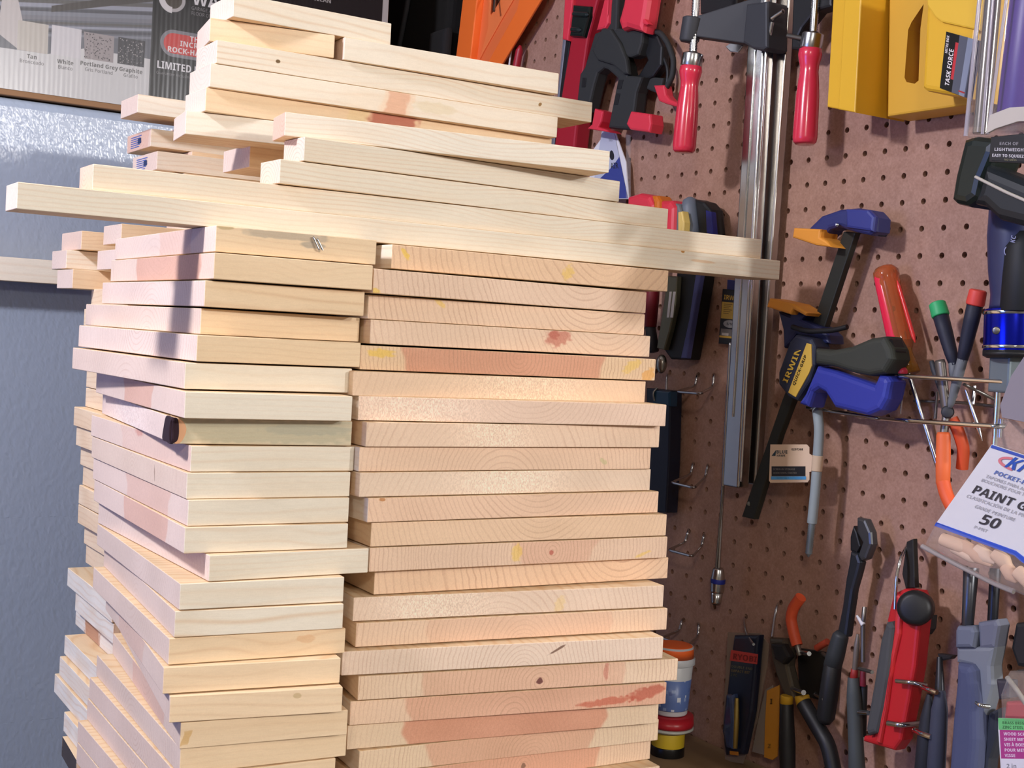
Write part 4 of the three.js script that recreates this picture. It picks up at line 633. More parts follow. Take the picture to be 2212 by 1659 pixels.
for (const [cap, u0, v0, u1, v1, u2, v2, mat, words] of [['cap', 2028, 668, 2062, 790, 2060, 826, K.green, 'precision screwdriver with green cap and navy handle, left of the pair'], ['cap', 2110, 642, 2078, 782, 2052, 880, K.coral, 'precision screwdriver with red-orange cap and navy handle, right of the pair']]) {
  const T = hang('precision_screwdriver', words, 'screwdriver', u0, v0, 'pair of navy precision screwdrivers'), d = mat === K.green ? 1.3 : 1.75;
  const a = P(u0, v0, d), b = P(u1, v1, d), ax = b.clone().sub(a).normalize();
  part('cap', turned(a.clone().addScaledVector(ax, -0.25), a.clone().addScaledVector(ax, 0.28), [[0, 0.24], [0.08, 0.29], [0.9, 0.31], [1, 0.28]], 20), mat, T);
  part('handle', turned(a.clone().addScaledVector(ax, 0.26), b, [[0, 0.27], [0.3, 0.26], [0.75, 0.22], [1, 0.17]], 10), K.darkNavy, T);
  part('neck', turned(b.clone().addScaledVector(ax, -0.1), P(u2, v2, d), [[0, 0.18], [0.5, 0.17], [0.9, 0.12], [1, 0.07]], 14), K.grey, T);
  part('shank', rod(P(u2 + 2, v2 - 20, d), P(u2 - 12, v2 + 60, d - 0.2), 0.045), K.dull, T);
}
{ // orange handled pliers standing jaws up
  const T = hang('pliers', 'orange-handled pliers standing jaws upward in the wire rack', 'pliers', 2045, 930);
  part('jaw', [turned(P(2030, 778, 1.6), P(2046, 905, 1.6), [[0, 0.18], [0.06, 0.21], [0.5, 0.19], [0.85, 0.17], [1, 0.15]], 12, 0.7)], std(0x77716a, 0.4, 0.7), T);
  part('jaw', [turned(P(2012, 780, 1.4), P(2040, 862, 1.4), [[0, 0.08], [0.2, 0.12], [1, 0.1]], 10)], K.iron, T);
  part('pivot', turned(P(2048, 890, 1.2), P(2047, 890, 1.8), [[0, 0.2], [0.9, 0.22], [1, 0.16]]), K.iron, T);
  part('handle_steel', rod(P(2046, 885, 1.6), P(2038, 945, 1.7), 0.14), K.dull, T);
  part('handle', turned(P(2038, 934, 1.7), P(2037, 1045, 1.8), [[0, 0.2], [0.06, 0.235], [0.6, 0.25], [1, 0.235]], 16), std(0xf0703a, 0.55), T); part('handle_tip', wire([[2037, 1040, 1.8], [2044, 1070, 1.8], [2070, 1120, 1.8]], 0.235, { soft: 0.3, seg: 16 }), std(0xe85f30, 0.55), T);
  part('handle', wire([[2056, 905, 1.4], [2070, 930, 1.3], [2082, 970, 1.1], [2078, 1012, 1.0]], 0.21, { soft: 0.4, seg: 14 }), std(0xd8562c, 0.55), T);
}
{ // wire tool rack
  const T = hang('wire_rack', 'chrome wire tool rack holding the drivers and pliers', 'rack', 2040, 860);
  part('rail', wire([[1934, 804, 0.1], [1944, 812, 2.05], [2190, 826, 2.05], [2192, 822, 0.1]], 0.085), K.chrome, T);
  part('rail', wire([[1744, 880, 0.5], [1900, 904, 0.6], [1960, 909, 2.05], [2168, 922, 2.05], [2176, 900, 0.1]], 0.085), K.chrome, T);
  part('back_wire', wire([[1975, 866, 0.3], [2080, 870, 0.3], [2150, 878, 0.3]], 0.06), K.dull, T);
  part('brace', wire([[2082, 830, 1.85], [2155, 866, 0.6]], 0.06), K.dull, T);
  part('upright', wire([[2025, 848, 1.2], [2020, 906, 1.75]], 0.06), K.steel, T); part('upright', wire([[2106, 834, 0.5], [2102, 874, 0.6]], 0.08), K.steel, T); part('upright', wire([[2157, 828, 1.95], [2148, 972, 1.95]], 0.1), K.chrome, T); part('upright', wire([[2163, 905, 1.9], [2160, 945, 1.9]], 0.06), K.steel, T);
}
{
  const T = hang('centre_punch', 'thin pointed steel punch slanting below the wire rack', 'punch', 2105, 900);
  part('punch_body', turned(P(2086, 842, 1.5), P(2122, 952, 1.2), [[0, 0.05], [0.4, 0.07], [0.75, 0.08], [1, 0.01]], 12), K.steel, T);
}
{ // coated storage hook with price tag
  const T = hang('storage_hook', 'long grey-coated screw-in storage hook with a cream price tag', 'hook', 1760, 1000);
  const d = 1.5;
  part('hook_rod', wire([[1764, 882, 0.1], [1766, 892, d], [1770, 930, d], [1762, 1050, d], [1754, 1130, d]], 0.19, { soft: 0.5, seg: 14 }), K.paleGrey, T);
  const prof = []; for (let i = 0; i <= 36; i++) prof.push([i / 40, i % 2 ? 0.15 : 0.115]); prof.push([1, 0.01]);
  part('screw_thread', turned(P(1754.5, 1126, d), P(1746, 1204, d), prof, 14), std(0x8f9ca0, 0.4, 0.4), T);
  part('tag_wrap', turned(P(1767, 984, d), P(1764, 1018, d), [[0, 0.2], [0.05, 0.215], [0.95, 0.215], [1, 0.2]]), std(0xd8bfa2, 0.6), T);
  part('tag', plate([[1664, 960], [1742, 960], [1748, 966], [1748, 980], [1754, 984], [1754, 1018], [1748, 1020], [1748, 1036], [1744, 1042], [1664, 1043], [1661, 1038]], d + 0.15, 0.03, { b: 0.005 }), std(0xe8ccb0, 0.6), T);
  part('tag_print', print([[1662, 961], [1748, 961], [1748, 1042], [1662, 1042]], d + 0.16), decal(paint(320, 300, (c) => { c.clearRect(0, 0, 320, 300); c.fillStyle = '#26262a'; c.fillRect(18, 172, 272, 78); c.fillStyle = '#57a8e6'; c.fillRect(14, 252, 282, 26); c.fillStyle = '#2f4650'; c.font = 'bold 38px sans-serif'; c.fillText('BLUE', 56, 70); c.font = 'bold 24px sans-serif'; c.fillText('HAWK', 60, 94); c.beginPath(); c.moveTo(18, 88); c.lineTo(56, 40); c.lineTo(50, 88); c.fill(); c.fillStyle = '#3a3430'; c.font = 'bold 24px sans-serif'; c.fillText('0297368', 180, 44); c.fillStyle = '#9a9488'; c.font = '20px sans-serif'; c.fillText('SCREW-IN STORAGE', 30, 202); c.fillText('HOOK VINYL COATED', 30, 232); c.fillStyle = '#3a74a0'; c.font = '16px sans-serif'; c.fillText('0 47897 368 1', 60, 271); })), T);
}
{ // long nut driver
  const T = hang('nut_driver', 'long slim chrome driver shaft ending in a chuck with blue band', 'driver', 1560, 1100);
  const d = 0.9;
  part('shaft', rod(P(1578, 740, d), P(1552, 1240, d), 0.075), K.steel, T); part('guide_wire', rod(P(1562, 1050, d + 0.1), P(1546, 1236, d + 0.1), 0.04), K.dull, T);
  part('chuck', turned(P(1552, 1226, d), P(1549, 1282, d), [[0, 0.18], [0.08, 0.24], [0.4, 0.3], [0.9, 0.29], [1, 0.24]], 20), K.steel, T);
  part('blue_band', turned(P(1551.5, 1250, d), P(1550.5, 1260, d), [[0, 0.29], [0.1, 0.315], [0.9, 0.315], [1, 0.29]], 24), std(0x1f2c8c, 0.4), T);
  part('socket_tip', turned(P(1549, 1280, d), P(1547, 1306, d), [[0, 0.26], [0.8, 0.22], [1, 0.18]], 12), K.steel, T);
}
{ // yellow and black bit card behind the bar
  const T = hang('bit_card', 'small black and yellow drill bit card hanging behind the steel bar', 'package', 1572, 660);
  part('card', plate([[1561, 624], [1604, 628], [1594, 746], [1552, 742]], 0.35, 0.06, { b: 0.01 }), K.black, T);
  part('hang_tab', plate([[1571, 604], [1592, 606], [1592, 628], [1570, 625]], 0.35, 0.08, { b: 0.02 }), std(0x2b2f6e, 0.5), T);
  part('card_print', print([[1562, 626], [1603, 630], [1594, 744], [1553, 740]], 0.38), decal(paint(200, 520, (c) => { c.fillStyle = '#1d1d1f'; c.fillRect(0, 0, 200, 520); c.fillStyle = '#d9b13c'; c.font = 'bold 62px sans-serif'; c.save(); c.translate(14, 92); c.scale(0.9, 1); c.fillText('IRWIN', 0, 0); c.restore(); c.fillStyle = '#d2ae47'; c.fillRect(0, 116, 200, 164); c.fillStyle = '#6b5520'; for (let i = 0; i < 6; i++) c.fillRect(20, 134 + i * 18, 90 - (i % 3) * 16, 6); c.fillRect(160, 160, 12, 60); c.fillStyle = '#a9a9a8'; c.beginPath(); c.ellipse(100, 328, 70, 38, 0, 0, 7); c.fill(); c.fillStyle = '#2a2a2a'; c.font = 'bold 34px sans-serif'; c.fillText('5/16', 64, 340); c.fillStyle = '#77716c'; c.fillRect(10, 380, 180, 66); c.fillStyle = '#c7c0b8'; c.fillRect(24, 420, 70, 24); c.fillStyle = '#d2a83c'; c.fillRect(0, 448, 200, 20); })), T);
}
// double loop hooks
function loopHook(label, pts) { const T = hang('loop_hook', label, 'hook', pts[0][0], pts[0][1], 'chrome loop hooks beside the stack'); part('loop_wire', wire(pts, 0.06, { soft: 0.2, seg: 10 }), K.steel, T); }
loopHook('chrome loop hook, topmost of four, level with the red-hearted board', [[1507, 806, -0.2], [1506, 812, 0.25], [1502, 834, 0.3], [1462, 846, 2.2], [1514, 850, 2.2], [1540, 836, 0.3], [1543, 810, 0.25], [1543, 806, -0.2]]);
loopHook('chrome loop hook, second of four, right of the dark navy level', [[1497, 998, -0.2], [1497, 1003, 0.25], [1493, 1024, 0.3], [1450, 1042, 2.0], [1500, 1054, 2.0], [1524, 1030, 0.3], [1529, 1006, 0.25], [1529, 1003, -0.2]]);
loopHook('chrome loop hook, third of four, level with the ringed target board', [[1487, 1142, -0.2], [1487, 1148, 0.25], [1480, 1172, 0.3], [1444, 1188, 2.0], [1496, 1202, 2.0], [1516, 1180, 0.3], [1521, 1156, 0.25], [1521, 1152, -0.2]]);
loopHook('chrome loop hook, lowest of four, above the orange-lidded tub', [[1474, 1336, -0.2], [1473, 1342, 0.25], [1468, 1362, 0.3], [1428, 1378, 2.0], [1484, 1396, 2.0], [1508, 1374, 0.3], [1510, 1350, 0.25], [1509, 1344, -0.2]]);
{ // navy level behind the right edge of the stack
  const T = hang('torpedo_level', 'dark navy flat bar level, half hidden behind the right edge of the stack', 'level', 1428, 960);
  part('level_bar', plate([[1396, 838], [1448, 844], [1444, 1000], [1438, 1108], [1392, 1104]], 0.9, 0.7, { b: 0.06 }), std(0x131a2e, 0.4), T);
  part('hang_end', plate([[1410, 842], [1446, 846], [1446, 878], [1408, 872]], 1.0, 0.5, { b: 0.08 }), std(0x1c3c56, 0.2), T);
  part('hang_loop', wire([[1414, 866, 1.0], [1410, 848, 1.1], [1420, 838, 0.9]], 0.05), K.dull, T);
}
{ // hook with ball end above it
  const T = hang('peg_hook', 'steel ball-ended peg hook above the navy level', 'hook', 1430, 790);
  part('ball', new THREE.SphereGeometry(0.34, 22, 16).scale(0.7, 1.25, 0.8).translate(...P(1429, 786, 1.2).toArray()), std(0xa7a49c, 0.25, 0.9), T);
  part('hook_wire', wire([[1441, 806, -0.2], [1441, 811, 0.4], [1440, 842, 0.5]], 0.05), K.steel, T);
}
{ // group of hand tools behind the right of the stack
  const T = hang('tape_measure', 'red plastic tape measure with orange button, just above the longest strips', 'tape measure', 1400, 440);
  part('case', plate([[1352, 424], [1378, 416], [1402, 421], [1412, 440], [1408, 520], [1350, 520]], 1.9, 1.1, { b: 0.3, seg: 4 }), K.red, T);
  part('case', plate([[1424, 432], [1446, 432], [1456, 446], [1454, 500], [1446, 540], [1420, 530]], 1.9, 1.0, { b: 0.3, seg: 4 }), K.red, T);
  part('button', plate([[1406, 422], [1418, 422], [1424, 432], [1424, 520], [1414, 520], [1410, 440]], 1.95, 0.9, { b: 0.16 }), std(0xd8761e, 0.3), T);
  part('grey_side', plate([[1456, 438], [1466, 442], [1474, 470], [1474, 520], [1452, 520]], 1.7, 0.7, { b: 0.1 }), K.grey, T);
  part('blade', plate([[1464, 458], [1473, 456], [1477, 480], [1474, 520], [1464, 520]], 1.9, 0.4, { b: 0.06 }), K.cream, T);
}
{
  const T = hang('hand_plane', 'grey-topped black and blue tool with upright metal plate, under the longest strip', 'tool', 1490, 620);
  part('knob', turned(P(1490, 426, 1.1), P(1494, 540, 1.1), [[0, 0.1], [0.05, 0.3], [0.2, 0.42], [0.6, 0.5], [1, 0.5]], 24), std(0x6a7380, 0.5), T);
  part('black_top', plate([[1500, 430], [1520, 436], [1534, 452], [1540, 520], [1510, 520]], 1.2, 0.8, { b: 0.12 }), K.black, T);
  part('blue_panel', plate([[1524, 454], [1536, 458], [1540, 506], [1526, 504]], 1.26, 0.3, { b: 0.04 }), std(0x2a2f86, 0.45), T);
  part('body', plate([[1466, 560], [1516, 560], [1508, 620], [1494, 700], [1480, 776], [1448, 776], [1434, 756], [1452, 650]], 1.1, 0.9, { b: 0.1 }), std(0x101214, 0.5), T);
  part('blue_edge', plate([[1504, 580], [1514, 584], [1496, 690], [1482, 774], [1470, 774], [1488, 690]], 1.2, 0.3, { b: 0.05 }), std(0x4a4f86, 0.5), T);
  part('metal_plate', plate([[1442, 596], [1462, 597], [1458, 660], [1446, 715], [1434, 756], [1418, 752], [1428, 690]], 1.4, 0.3, { b: 0.05 }), std(0x75735e, 0.4, 0.6), T);
  part('metal_slot', plate([[1446, 630], [1450, 630], [1445, 686], [1440, 686]], 1.44, 0.06, { b: 0.01 }), K.white, T); part('metal_slot', plate([[1454, 630], [1458, 630], [1452, 686], [1447, 686]], 1.44, 0.06, { b: 0.01 }), K.white, T);
}
{
  const T = hang('hand_tool', 'dark red tool handle in shadow, right of the third board from the top', 'tool', 1412, 650);
  part('handle', turned(P(1414, 560, 1.0), P(1404, 706, 1.0), [[0, 0.3], [0.6, 0.34], [1, 0.3]], 18), std(0x7a1422, 0.5), T);
  part('dark_tip', turned(P(1404, 700, 1.0), P(1412, 760, 1.0), [[0, 0.24], [0.7, 0.26], [1, 0.2]], 14), std(0x2c2d33, 0.5), T);
}
// lower row
{ // sealed bit pack
  const T = hang('bit_pack', 'black and navy sealed bit pack with a red brand stripe, on a curved hook', 'package', 1605, 1500);
  const d = 1.1;
  part('backing_card', plate([[1572, 1366], [1642, 1368], [1660, 1392], [1656, 1440], [1634, 1560], [1604, 1650], [1566, 1644], [1562, 1560]], d - 0.1, 0.06, { b: 0.01 }), std(0x8c7a6c, 0.7), T);
  part('pack', plate([[1584, 1372], [1638, 1372], [1634, 1410], [1630, 1460], [1622, 1540], [1604, 1630], [1566, 1632], [1561, 1600], [1566, 1520], [1576, 1430]], d + 0.35, 0.4, { b: 0.14, seg: 3 }), std(0x1b2236, 0.3), T);
  part('brand_stripe', plate([[1579, 1404], [1636, 1413], [1634, 1435], [1576, 1427]], d + 0.38, 0.05, { b: 0.01 }), std(0xc2413c, 0.5), T);
  part('brand_print', print([[1578, 1404], [1636, 1413], [1634, 1435], [1576, 1427]], d + 0.4), decal(txt(256, 96, null, [['RYOBI', 24, 78, 74, '#7d2420', 'bold', 1.05]])), T);
  part('pack_print', print([[1576, 1432], [1632, 1440], [1628, 1470], [1573, 1464]], d + 0.37), decal(txt(256, 140, null, [['DOUBLE END', 20, 40, 34, '#6b6a52'], ['IMPACT BIT', 20, 80, 34, '#7a6a40'], ['2 PC', 20, 120, 34, '#56563e']])), T);
  part('brass_bit', turned(P(1592, 1508, d + 0.5), P(1588, 1616, d + 0.5), [[0, 0.09], [0.5, 0.14], [1, 0.1]], 10), std(0xb09a58, 0.35, 0.8), T);
  part('clear_bubble', plate([[1566, 1500], [1580, 1500], [1584, 1560], [1580, 1620], [1566, 1616], [1558, 1580]], d + 0.7, 0.5, { b: 0.16 }), std(0x5c72a8, 0.1, 0, { transmission: 0.7, thickness: 0 }), T);
  part('orange_dot', plate([[1576, 1622], [1594, 1624], [1594, 1632], [1576, 1630]], d + 0.4, 0.04, { b: 0.01 }), std(0xc07a2a, 0.5), T);
  const H = hang('peg_hook', 'curved steel peg hook holding the sealed bit pack', 'hook', 1610, 1350);
  part('hook_wire', wire([[1610, 1332, -0.2], [1608, 1340, 0.6], [1613, 1370, 1.2], [1628, 1392, 1.7]], 0.06, { soft: 0.5 }), K.steel, H);
}
{ // yellow striped blade card
  const T = hang('blade_card', 'clear and amber striped blade card hanging beside the bit pack', 'package', 1660, 1560);
  part('clear_card', plate([[1652, 1490], [1668, 1480], [1674, 1520], [1668, 1636], [1624, 1624], [1636, 1560]], 1.0, 0.08, { b: 0.02 }), std(0x8a8078, 0.4), T);
  part('amber_strip', plate([[1656, 1492], [1682, 1480], [1683, 1560], [1678, 1634], [1668, 1642], [1650, 1636], [1652, 1560]], 1.1, 0.08, { b: 0.02 }), std(0xc98a2a, 0.5), T);
  part('strip_print', print([[1656, 1500], [1680, 1500], [1676, 1632], [1650, 1632]], 1.13), decal(txt(96, 500, null, [['I', 30, 80, 60, '#4a3410'], ['Z', 26, 440, 50, '#8a6420']])), T);
}
{ // black diagonal cutters with yellow collars
  const T = hang('cutters', 'black-handled cutters with yellow collars, hanging handles down', 'cutters', 1720, 1480);
  part('jaw', plate([[1660, 1378], [1690, 1380], [1704, 1400], [1700, 1440], [1712, 1490], [1716, 1510], [1694, 1506], [1676, 1460], [1666, 1420]], 1.4, 0.5, { b: 0.12 }), std(0x5c564a, 0.45, 0.5), T);
  part('jaw', plate([[1664, 1390], [1690, 1392], [1704, 1420], [1690, 1436], [1672, 1424]], 1.65, 0.4, { b: 0.1 }), K.black, T);
  part('collar', turned(P(1700, 1502, 1.5), P(1699, 1522, 1.5), [[0, 0.22], [0.1, 0.25], [1, 0.25]], 18), std(0xc79a22, 0.5), T); part('collar', turned(P(1732, 1502, 1.3), P(1736, 1522, 1.3), [[0, 0.26], [0.1, 0.29], [1, 0.28]], 18), std(0xc79a22, 0.5), T);
  part('handle', turned(P(1699, 1520, 1.5), P(1702, 1700, 1.5), [[0, 0.26], [0.5, 0.32], [0.8, 0.3], [1, 0.26]], 16), K.black, T);
  part('handle', wire([[1736, 1518, 1.3], [1760, 1560, 1.3], [1790, 1610, 1.3], [1806, 1690, 1.3]], 0.3, { soft: 0.6, seg: 16 }), K.black, T);
  const H = hang('tool_bracket', 'steel bracket with bright round pins, holding the black cutters', 'bracket', 1735, 1420);
  part('pin', wire([[1700, 1396, 0], [1734, 1410, 1.5], [1748, 1412, 1.9]], 0.09), K.steel, H); part('pin', wire([[1770, 1408, 0], [1786, 1418, 1.0], [1796, 1424, 1.4]], 0.08), K.dull, H);
  part('pin', wire([[1700, 1484, 0.9], [1720, 1490, 1.6], [1736, 1496, 2.0]], 0.1), K.steel, H); part('pin', wire([[1762, 1500, 0.9], [1780, 1510, 1.6]], 0.08), K.steel, H);
  part('bracket_plate', plate([[1722, 1400], [1800, 1412], [1794, 1520], [1726, 1500]], 0.5, 0.2, { b: 0.03 }), std(0x211f1c, 0.5), H);
}
{ // orange bent handle
  const T = hang('nippers', 'orange bent plastic handle pointing upward, above the black cutters', 'pliers', 1715, 1340);
  part('handle', wire([[1722, 1394, 1.4], [1714, 1366, 1.4], [1708, 1335, 1.4], [1714, 1312, 1.4], [1730, 1290, 1.4]], 0.22, { soft: 0.5, seg: 14 }), std(0xd8552e, 0.5), T);
  part('steel_neck', turned(P(1722, 1392, 1.4), P(1728, 1416, 1.4), [[0, 0.12], [1, 0.1]], 12), K.dull, T);
  part('handle', wire([[1764, 1400, 0.9], [1788, 1386, 0.9]], 0.14), std(0x9c3a24, 0.5), T);
}
{
  const H = hang('peg_hook', 'steel peg hook with bright tip, between the bit pack and orange handle', 'hook', 1680, 1320);
  part('hook_wire', wire([[1686, 1300, -0.2], [1680, 1304, 0.5], [1674, 1330, 0.7], [1668, 1376, 1.2]], 0.05, { soft: 0.4 }), K.steel, H);
}
{ // adjustable wrench with black grips
  const T = hang('adjustable_wrench', 'dark adjustable wrench with black grip, jaws up, left of the red knife', 'wrench', 1845, 1300);
  part('jaw', plate([[1850, 1118], [1868, 1122], [1880, 1150], [1882, 1176], [1870, 1208], [1860, 1212], [1852, 1200], [1862, 1172], [1850, 1150]], 1.3, 0.4, { b: 0.1 }), std(0x55575a, 0.35, 0.6), T);
  part('jaw', plate([[1843, 1136], [1850, 1150], [1858, 1180], [1850, 1194], [1836, 1190], [1836, 1160]], 1.2, 0.4, { b: 0.06 }), K.black, T);
  part('shank', plate([[1836, 1190], [1852, 1196], [1858, 1216], [1852, 1240], [1842, 1275], [1834, 1330], [1828, 1376], [1806, 1372], [1818, 1310], [1826, 1250], [1832, 1220]], 1.3, 0.4, { b: 0.12 }), std(0x3c4046, 0.35, 0.6), T);
  part('grip', turned(P(1818, 1366, 1.3), P(1798, 1440, 1.3), [[0, 0.2], [0.1, 0.3], [0.6, 0.34], [1, 0.34]], 18), std(0x31363a, 0.55), T);
  part('grip', turned(P(1799, 1436, 1.3), P(1782, 1562, 1.3), [[0, 0.34], [0.5, 0.36], [0.9, 0.34], [1, 0.2]], 18), K.black, T);
}
{ // tin snips in grey and red
  const T = hang('slim_pliers', 'slim steel pliers with red collars and long grey handle', 'pliers', 1860, 1400);
  part('jaw', wire([[1868, 1312, 1.1], [1866, 1330, 1.2], [1864, 1352, 1.2], [1864, 1430, 1.2]], 0.09, { soft: 0.4 }), K.dull, T); part('jaw_tip', turned(P(1851, 1330, 1.25), P(1865, 1350, 1.25), [[0, 0.04], [1, 0.1]], 10), K.white, T);
  part('jaw', turned(P(1853, 1370, 1.3), P(1846, 1450, 1.3), [[0, 0.06], [0.3, 0.11], [1, 0.1]], 12), std(0x8a8078, 0.4, 0.5), T);
  part('collar', turned(P(1846, 1446, 1.3), P(1844, 1466, 1.3), [[0, 0.13], [1, 0.15]], 14), std(0x9c2a26, 0.5), T); part('collar', turned(P(1864, 1450, 1.1), P(1864, 1482, 1.1), [[0, 0.1], [1, 0.12]], 14), std(0x7a2030, 0.5), T);
  part('handle', turned(P(1843, 1464, 1.3), P(1852, 1680, 1.3), [[0, 0.2], [0.2, 0.27], [0.7, 0.28], [1, 0.32]], 18), std(0x474d4e, 0.6), T);
  part('handle', turned(P(1866, 1480, 1.0), P(1862, 1590, 1.0), [[0, 0.14], [1, 0.16]], 12), K.black, T);
}
{ // red utility knife
  const T = hang('utility_knife', 'red utility knife with grey grip and black knob, hanging blade up', 'knife', 1930, 1420);
  part('knife_body', plate([[1928, 1282], [1950, 1272], [1978, 1276], [1990, 1310], [1984, 1360], [1976, 1440], [1962, 1520], [1946, 1600], [1930, 1622], [1896, 1612], [1862, 1602], [1864, 1590], [1886, 1588], [1902, 1530], [1914, 1450], [1924, 1380], [1914, 1340]], 1.7, 0.7, { b: 0.14, seg: 3 }), std(0xc4262c, 0.35), T);
  part('body_edge', plate([[1934, 1280], [1946, 1290], [1942, 1370], [1926, 1440], [1914, 1530], [1900, 1606], [1890, 1604], [1908, 1520], [1920, 1430], [1930, 1360]], 1.86, 0.4, { b: 0.1 }), std(0xd63a3c, 0.3), T);
  part('grip', plate([[1912, 1344], [1924, 1342], [1930, 1356], [1920, 1440], [1906, 1530], [1894, 1584], [1872, 1590], [1868, 1574], [1886, 1470], [1900, 1380]], 1.95, 0.7, { b: 0.18, seg: 3 }), std(0x4b4c4c, 0.7), T);
  part('knob', turned(P(1982, 1312, 1.2), P(1974, 1314, 2.05), [[0, 0.6], [0.7, 0.62], [0.9, 0.55], [1, 0.4]], 24), K.black, T);
  part('knob_base', plate([[1978, 1340], [2002, 1330], [2000, 1360], [1992, 1372], [1976, 1370]], 1.3, 0.6, { b: 0.1 }), K.black, T);
  part('blade_guard', plate([[1958, 1170], [1972, 1164], [1976, 1270], [1956, 1272], [1948, 1240]], 1.25, 0.25, { b: 0.04 }), std(0x1b1916, 0.6), T);
  part('hang_wire', wire([[1974, 1164, -0.1], [1962, 1172, 1.0], [1944, 1210, 1.7], [1936, 1250, 1.85], [1933, 1316, 1.9]], 0.06, { soft: 0.5 }), K.chrome, T);
}
{ // bracket rails for the lower tools
  const T = hang('tool_bracket', 'steel bracket with bright pins, around the red knife and blue handles', 'bracket', 1950, 1500);
  part('pin', wire([[1856, 1444, 1.7], [1884, 1452, 2.0]], 0.07), K.dull, T); part('pin', wire([[1856, 1538, 1.7], [1876, 1540, 1.9]], 0.09), K.steel, T);
  part('pin', wire([[1936, 1471, 1.98], [1968, 1474, 1.98], [2000, 1480, 1.3]], 0.08), K.steel, T); part('pin', wire([[1918, 1562, 2.0], [1944, 1566, 2.0], [1986, 1562, 1.1]], 0.1), K.steel, T);
  part('pin', wire([[1992, 1484, 1.6], [2008, 1490, 1.9], [2024, 1496, 1.9]], 0.09), K.chrome, T); part('pin', wire([[1976, 1578, 1.6], [1994, 1586, 1.9], [2012, 1592, 1.9]], 0.1), K.chrome, T);
  part('pin', wire([[2110, 1518, 2.2], [2118, 1524, 2.3], [2136, 1526, 2.0]], 0.08), K.chrome, T);
  part('side_wire', wire([[1984, 1410, 0.2], [1984, 1480, 0.6], [1976, 1560, 0.6]], 0.05), K.dull, T);
}
{ // big blue-grey pliers
  const T = hang('nail_pullers', 'pair of blue-grey handled pullers with steel shafts, handles down', 'tool', 2100, 1420);
  const d = 1.6;
  part('shaft', turned(P(2098, 1226, d - 0.2), P(2090, 1352, d), [[0, 0.26], [0.6, 0.22], [1, 0.2]], 14), std(0x55585e, 0.3, 0.7), T); part('shaft', turned(P(2150, 1228, d - 0.4), P(2144, 1344, d - 0.2), [[0, 0.18], [1, 0.17]], 14), std(0x2b2d33, 0.35, 0.7), T);
  part('head', plate([[2066, 1352], [2100, 1352], [2106, 1366], [2100, 1400], [2062, 1400], [2062, 1362]], d + 0.3, 0.7, { b: 0.14 }), std(0x6c7384, 0.7), T); part('head', plate([[2110, 1344], [2150, 1338], [2156, 1352], [2148, 1400], [2114, 1404]], d + 0.1, 0.7, { b: 0.14 }), std(0x6c7080, 0.7), T);
  part('yoke', plate([[2064, 1396], [2148, 1398], [2140, 1440], [2142, 1480], [2120, 1560], [2108, 1580], [2104, 1500], [2096, 1440], [2064, 1432]], d + 0.15, 0.7, { b: 0.16 }), std(0x7c828c, 0.6), T);
  part('handle', plate([[2062, 1432], [2092, 1436], [2102, 1450], [2108, 1520], [2110, 1600], [2102, 1690], [2044, 1690], [2052, 1560], [2060, 1480]], d + 0.5, 0.9, { b: 0.3, seg: 4 }), std(0x4b5272, 0.75), T);
  part('handle', plate([[2134, 1540], [2156, 1530], [2156, 1580], [2136, 1640], [2130, 1690], [2116, 1690], [2120, 1620]], d, 0.6, { b: 0.14 }), std(0x2e323c, 0.7), T);
}
{
  const T = hang('dark_pliers', 'dark handled pliers left of the blue-grey handles, cut by the bottom edge', 'pliers', 2015, 1580);
  part('handle', turned(P(2008, 1500, 1.5), P(1994, 1700, 1.5), [[0, 0.1], [0.25, 0.26], [0.5, 0.32], [1, 0.34]], 16), std(0x23252c, 0.6), T);
  part('handle', turned(P(2032, 1492, 1.6), P(2020, 1700, 1.6), [[0, 0.16], [0.2, 0.28], [0.5, 0.3], [1, 0.32]], 16), std(0x3c4050, 0.7), T);
  part('jaw', turned(P(2030, 1420, 1.2), P(2030, 1500, 1.5), [[0, 0.1], [1, 0.18]], 12), std(0x2f3034, 0.4, 0.5), T);
  part('jaw', plate([[2024, 1412], [2058, 1416], [2052, 1424], [2030, 1428]], 1.2, 0.3, { b: 0.05 }), std(0x2c2d30, 0.4, 0.4), T);
}
